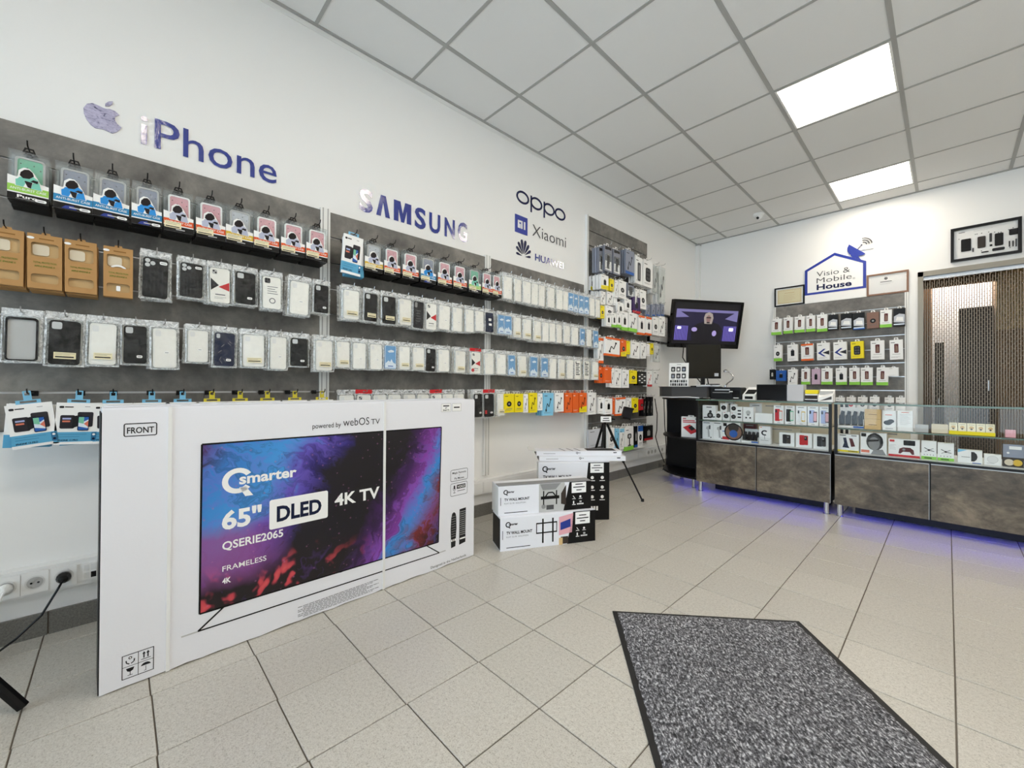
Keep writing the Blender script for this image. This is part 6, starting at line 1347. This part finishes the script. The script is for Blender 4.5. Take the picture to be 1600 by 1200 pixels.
for key, zb in (('U1', .6685), ('L1', .4845), ('U2', .6685), ('L2', .4845)):
    for x, w, zt, h, st in SHELF[key]:
        i = cnt[st] = cnt.get(st, 0) + 1
        z0 = zb
        if x < 1.0 and st in ('therm', 'cam'): x = max(x, (.802 if i == 1 else .902) + w * .48)
        hh = zt - zb
        if st == 'lens' and i <= 2: z0 = zb + .076; hh = zt - z0
        if st == 'tray':
            lab = 'white tray of black gadgets on lower shelf of corner counter' if key == 'L1' else 'white tray of four black gadgets on right counter shelf'
            g = thing('gadget_tray', lab, 'display tray', (x, 3.262, z0), group='gadget trays')
            obj('tray', MB().box(-w / 2, w / 2, 0, .10, 0, .016, 'W').box(-w / 2, -w / 2 + .003, 0, .10, .016, hh * .45, 'W').box(w / 2 - .003, w / 2, 0, .10, .016, hh * .45, 'W').box(-w / 2, w / 2, .095, .10, .016, hh, 'W').rect(w * .1, w / 2, .002, .014, 'N'), g)
            for k in range(4):
                xx = -w / 2 + w * (k + .5) / 4
                obj('gadget', MB().prism(rrect(xx - w * .10, xx + w * .10, .020, hh * .62, .006), .020, .06, 'K').prism([(xx - w * .07, hh * .60), (xx + w * .09, hh * .60), (xx + w * .11, hh * .80), (xx - w * .02, hh * .84)], .03, .05, 'K2'), g)
            continue
        if st == 'row5':
            g = tag(obj('yellow_tray', MB().box(-w / 2, w / 2, 0, .10, 0, .014, 'Y').box(-w / 2, w / 2, 0, .002, .014, .022, 'Y'), None, (x, 3.262, z0)), 'yellow tray holding five cream boxes, right counter', 'display tray')
            for k in range(5):
                xx = x - w / 2 + w * (k + .5) / 5
                b_ = thing('cream_box', 'small cream box in yellow tray, %s from left' % ORD[k], 'box', (xx, 3.268, z0 + .0145), group='cream boxes in the yellow tray')
                obj('card_box', MB().box(-w * .092, w * .092, 0, .04, 0, hh - .016, 'C'), b_); obj('printed_front', MB().disc(0, hh * .42, w * .05, 'tan').disc(0, hh * .30, w * .025, 'grey_dk', -.001, 10).rect(-w * .06, w * .06, hh * .66, hh * .68, 'grey_dk'), b_)
            continue
        if st == 'lens': lab = lensn[i - 1] + ' on upper shelf'
        elif st == 'therm': lab = 'white thermometer gun box, %s on lower shelf' % ('leftmost' if i == 1 else 'second from left')
        elif st == 'phl': lab = 'white box with lilac phone picture, %s' % ('second from shelf end' if i == 1 else 'at end of upper shelf')
        elif st == 'drone': lab = 'white and green drone box, %s of the pair' % ('left' if i == 1 else 'right')
        else: lab = DESC[st]
        g = thing('product_box', lab, 'box', (x, 3.262 + (.0 if st != 'lens' else .02), z0), rb.uniform(-.012, .012) if st not in ('lens',) else 0, group='boxes in the display counters')
        obj('card_box', MB().box(-w * .48, w * .48, 0, min(.055, w * .6), 0, hh - .002, BODY.get(st, 'W')), g)
        f_ = front(st, w * .96, hh)
        if f_.v: obj('printed_front', f_, g)
# goods standing behind the front row
for x, w, zb, h, k, lab in ((.985, .07, .6685, .165, 'W', 'white box standing behind the small lens boxes'), (1.21, .10, .6685, .160, 'W', 'white box standing behind the bulb box'), (1.33, .14, .6685, .160, 'beige', 'beige box standing behind the plain low white box'), (1.40, .30, .4845, .14, 'beige', 'long beige box at back of lower shelf, corner counter'), (2.05, .34, .4845, .165, 'beige', 'long beige box behind the face picture box'), (1.16, .10, .4845, .160, 'maroon', 'dark red box behind the black gadget tray')):
    g = thing('product_box', lab, 'box', (x, 3.42, zb), group='boxes in the display counters')
    obj('card_box', MB().box(-w / 2, w / 2, 0, .06, 0, h, k), g); obj('printed_front', MB().rect(-w * .3, w * .3, h * .85, h * .9, 'grey'), g)

# ------------------------------------------------------------------ wall television in the corner
cx, cy, cz, ya, ti, W, Hh = .432, 4.292, 1.718, 1.008, .188, .93, .558
tvs = thing('wall_television', 'black television on a bracket in the corner, screen lit purple', 'television', (cx, cy, cz))
tvs.rotation_euler = (ti, 0, ya)
w, h = W / 2, Hh / 2
obj('bezel', MB().ring(rrect(-w, w, -h, h, .008), rrect(-w + .026, w - .026, -h + .05, h - .03, .004), -.012, .035, 'gloss_black').box(-w + .02, w - .02, .0, .045, -h + .03, h - .02, 'K'), tvs)
obj('rear_housing', MB().box(-w * .8, w * .8, .045, .075, -h * .8, h * .7, 'K2'), tvs)
sx0, sx1, sz0, sz1 = -w + .026, w - .026, -h + .05, h - .03
s_ = obj('screen', MB().rect(sx0, sx1, sz0, sz1, 'scr_dark', -.002), tvs)
bz = (sz1 - sz0)
pz0, pz1 = sz0 + bz * .08, sz1 - bz * .16
m = MB().rect(sx0 + .03, sx1 - .03, pz0, pz1, 'scr_wall', -.0025).flat([(sx0 + .03, pz1), (sx0 + .20, pz1 - .09), (sx0 + .03, pz1 - .10)][::-1], 'scr_blue', -.003).flat([(sx1 - .03, pz1), (sx1 - .03, pz1 - .13), (sx1 - .20, pz1 - .10)][::-1], 'scr_blue', -.003).rect(sx0 + .03, sx1 - .03, pz1 - .03, pz1, 'scr_blue', -.0029)
m.flat([(sx0 + .20, pz1 - .075), (sx1 - .20, pz1 - .085), (sx1 - .20, pz1 - .03), (sx0 + .20, pz1 - .03)], 'scr_wall', -.0031)
obj('picture_room', m, s_)
obj('picture_curtain', MB().rect(sx0 + .03, sx0 + .20, pz0, pz0 + .17, 'screen_curtains', -.0032), s_); obj('picture_curtain', MB().rect(sx1 - .21, sx1 - .03, pz0, pz0 + .18, 'screen_curtains', -.0032), s_)
obj('picture_lamp', MB().rr(sx0 + .06, sx0 + .11, pz0 + .13, pz0 + .16, .01, 'scr_white', -.0036), s_); obj('picture_lamp', MB().rr(sx1 - .13, sx1 - .07, pz0 + .12, pz0 + .16, .01, 'scr_white', -.0036), s_)
m = MB().flat([(-.03, pz0 + .20), (-.045, pz0 + .27), (-.03, pz0 + .318), (.018, pz0 + .338), (.066, pz0 + .318), (.082, pz0 + .27), (.068, pz0 + .20)][::-1], 'scr_hair', -.0042).flat([(-.18, pz0), (.20, pz0), (.23, pz0 + .12), (.16, pz0 + .20), (.06, pz0 + .225), (-.03, pz0 + .225), (-.12, pz0 + .20), (-.20, pz0 + .14)], 'scr_coat', -.0038).disc(.018, pz0 + .258, .030, 'scr_skin', -.0046, 16, .044).rect(-.014, .050, pz0 + .266, pz0 + .278, 'scr_dark', -.005).rect(-.002, .038, pz0 + .206, pz0 + .222, 'scr_coat', -.005)
m.disc(-.155, pz0 + .13, .038, 'scr_hand', -.0046, 12, .026).disc(.115, pz0 + .09, .030, 'scr_hand', -.0046, 12, .034)
obj('picture_figure', m, s_)
obj('bracket_arm', MB().box(-.15, .15, .075, .085, -.12, .12, 'K2').box(-.03, .03, .085, .36, -.03, .03, 'K2'), tvs)
cb = tag(obj('television_cable', MB().tube([(.30, 3.98, 1.45), (.27, 4.02, 1.32), (.33, 4.05, 1.20), (.45, 4.10, 1.02), (.50, 4.1, .40), (.52, 4.1, .008)], .006, 'K', 6).tube([(.36, 4.05, 1.46), (.40, 4.10, 1.33), (.50, 4.10, 1.20), (.60, 4.10, .60), (.62, 4.1, .008)], .006, 'K', 6)), 'black cables hanging below the corner television', 'cable')
cb2 = tag(obj('cable_bundle', MB().tube([(.10, 3.68, .84), (.12, 3.70, .66), (.11, 3.71, .47), (.09, 3.72, .40), (.10, 3.78, .26), (.16, 3.80, .10)], .005, 'K', 6).tube([(.20, 3.70, .85), (.19, 3.74, .55), (.21, 3.74, .30), (.17, 3.82, .06), (.12, 3.84, .008)], .005, 'K', 6).tube([(.22, 3.72, .84), (.23, 3.76, .50), (.20, 3.78, .22), (.26, 3.82, .01)], .006, 'grey_lt', 6)), 'tangled cables hanging beside the black corner unit', 'cable')
pw = thing('power_adapters', 'black plugs and power strip on the floor by the corner unit', 'power strip', (.17, 4.06, 0), .9)
obj('strip', MB().box(-.14, .14, -.03, .03, .001, .04, 'K'), pw)
for k in range(3): obj('adapter', MB().box(-.11 + .08 * k, -.06 + .08 * k, -.025, .025, .04, .085 - .01 * k, 'K2'), pw)
# dome camera on the ceiling
dc = thing('security_camera', 'small white dome camera on the ceiling near the back wall', 'camera', (.925, 4.51, H - .004), rot=(pi, 0, 0))
obj('base', MB().lathe([(.055, 0), (.055, .018), (.046, .026)], 'W', 24), dc)
sp = []
for k in range(9):
    a = radians(-10 + 100 * k / 8); sp.append((max(.040 * cos(a), .001), .030 + .040 * sin(a)))
obj('ball', smooth(MB().lathe(sp, 'W', 24).mesh('ball')), dc)
obj('lens', MB().lathe([(.015, 0), (.015, -.006), (.010, -.010)], 'gloss_black', 14, axis='y'), dc, (.0, .030, .055), (-.6, 0, .5 + pi))

# metal chain curtain in the passage: rows of linked aluminium hooks
ccx0, ccx1, cz1 = DX0 + .032, DX1 - .034, DZ - .060
plain('curtain_link', '75685a', .35, .8)
m = MB(); px_ = .0165; lz = .044; n = int((ccx1 - ccx0) / px_)
for k in range(n):
    x = ccx0 + px_ * (k + .5); z = cz1 - (lz * .5 if k % 2 else 0)
    while z > .09:
        y = BACK + .052
        m.box(x - .0028, x + .0028, y - .0022, y + .0022, z - lz + .004, z, 'curtain_link')
        m.box(x - .0105, x + .0028, y - .003, y + .003, z - lz + .001, z - lz + .0065, 'curtain_link')
        z -= lz
cur = obj('link_chains', m); cur['kind'] = 'stuff'
tag(cur, 'brownish metal chain-link curtain hanging in the passage', 'curtain')
# dark furniture in the back room
for nm, lab, x0, x1, y0, y1, z1 in (('tall_cabinet', 'tall dark cabinet behind the chain curtain', 2.50, 2.77, 6.32, 6.60, 1.905), ('low_cabinet', 'narrow dark locker behind the chain curtain, at left', 2.305, 2.385, 6.32, 6.55, 1.52)):
    g = thing(nm, lab, 'cabinet', ((x0 + x1) / 2, y0, 0)); w_ = (x1 - x0) / 2
    obj('cabinet_body', MB().box(-w_, w_, 0, y1 - y0, 0, z1, 'brown_cab'), g); obj('cabinet_door', MB().box(-w_ + .01, w_ - .01, -.015, 0, .05, z1 - .02, 'brown_cab').box(w_ - .05, w_ - .04, -.03, -.015, z1 * .5, z1 * .56, 'steel'), g)
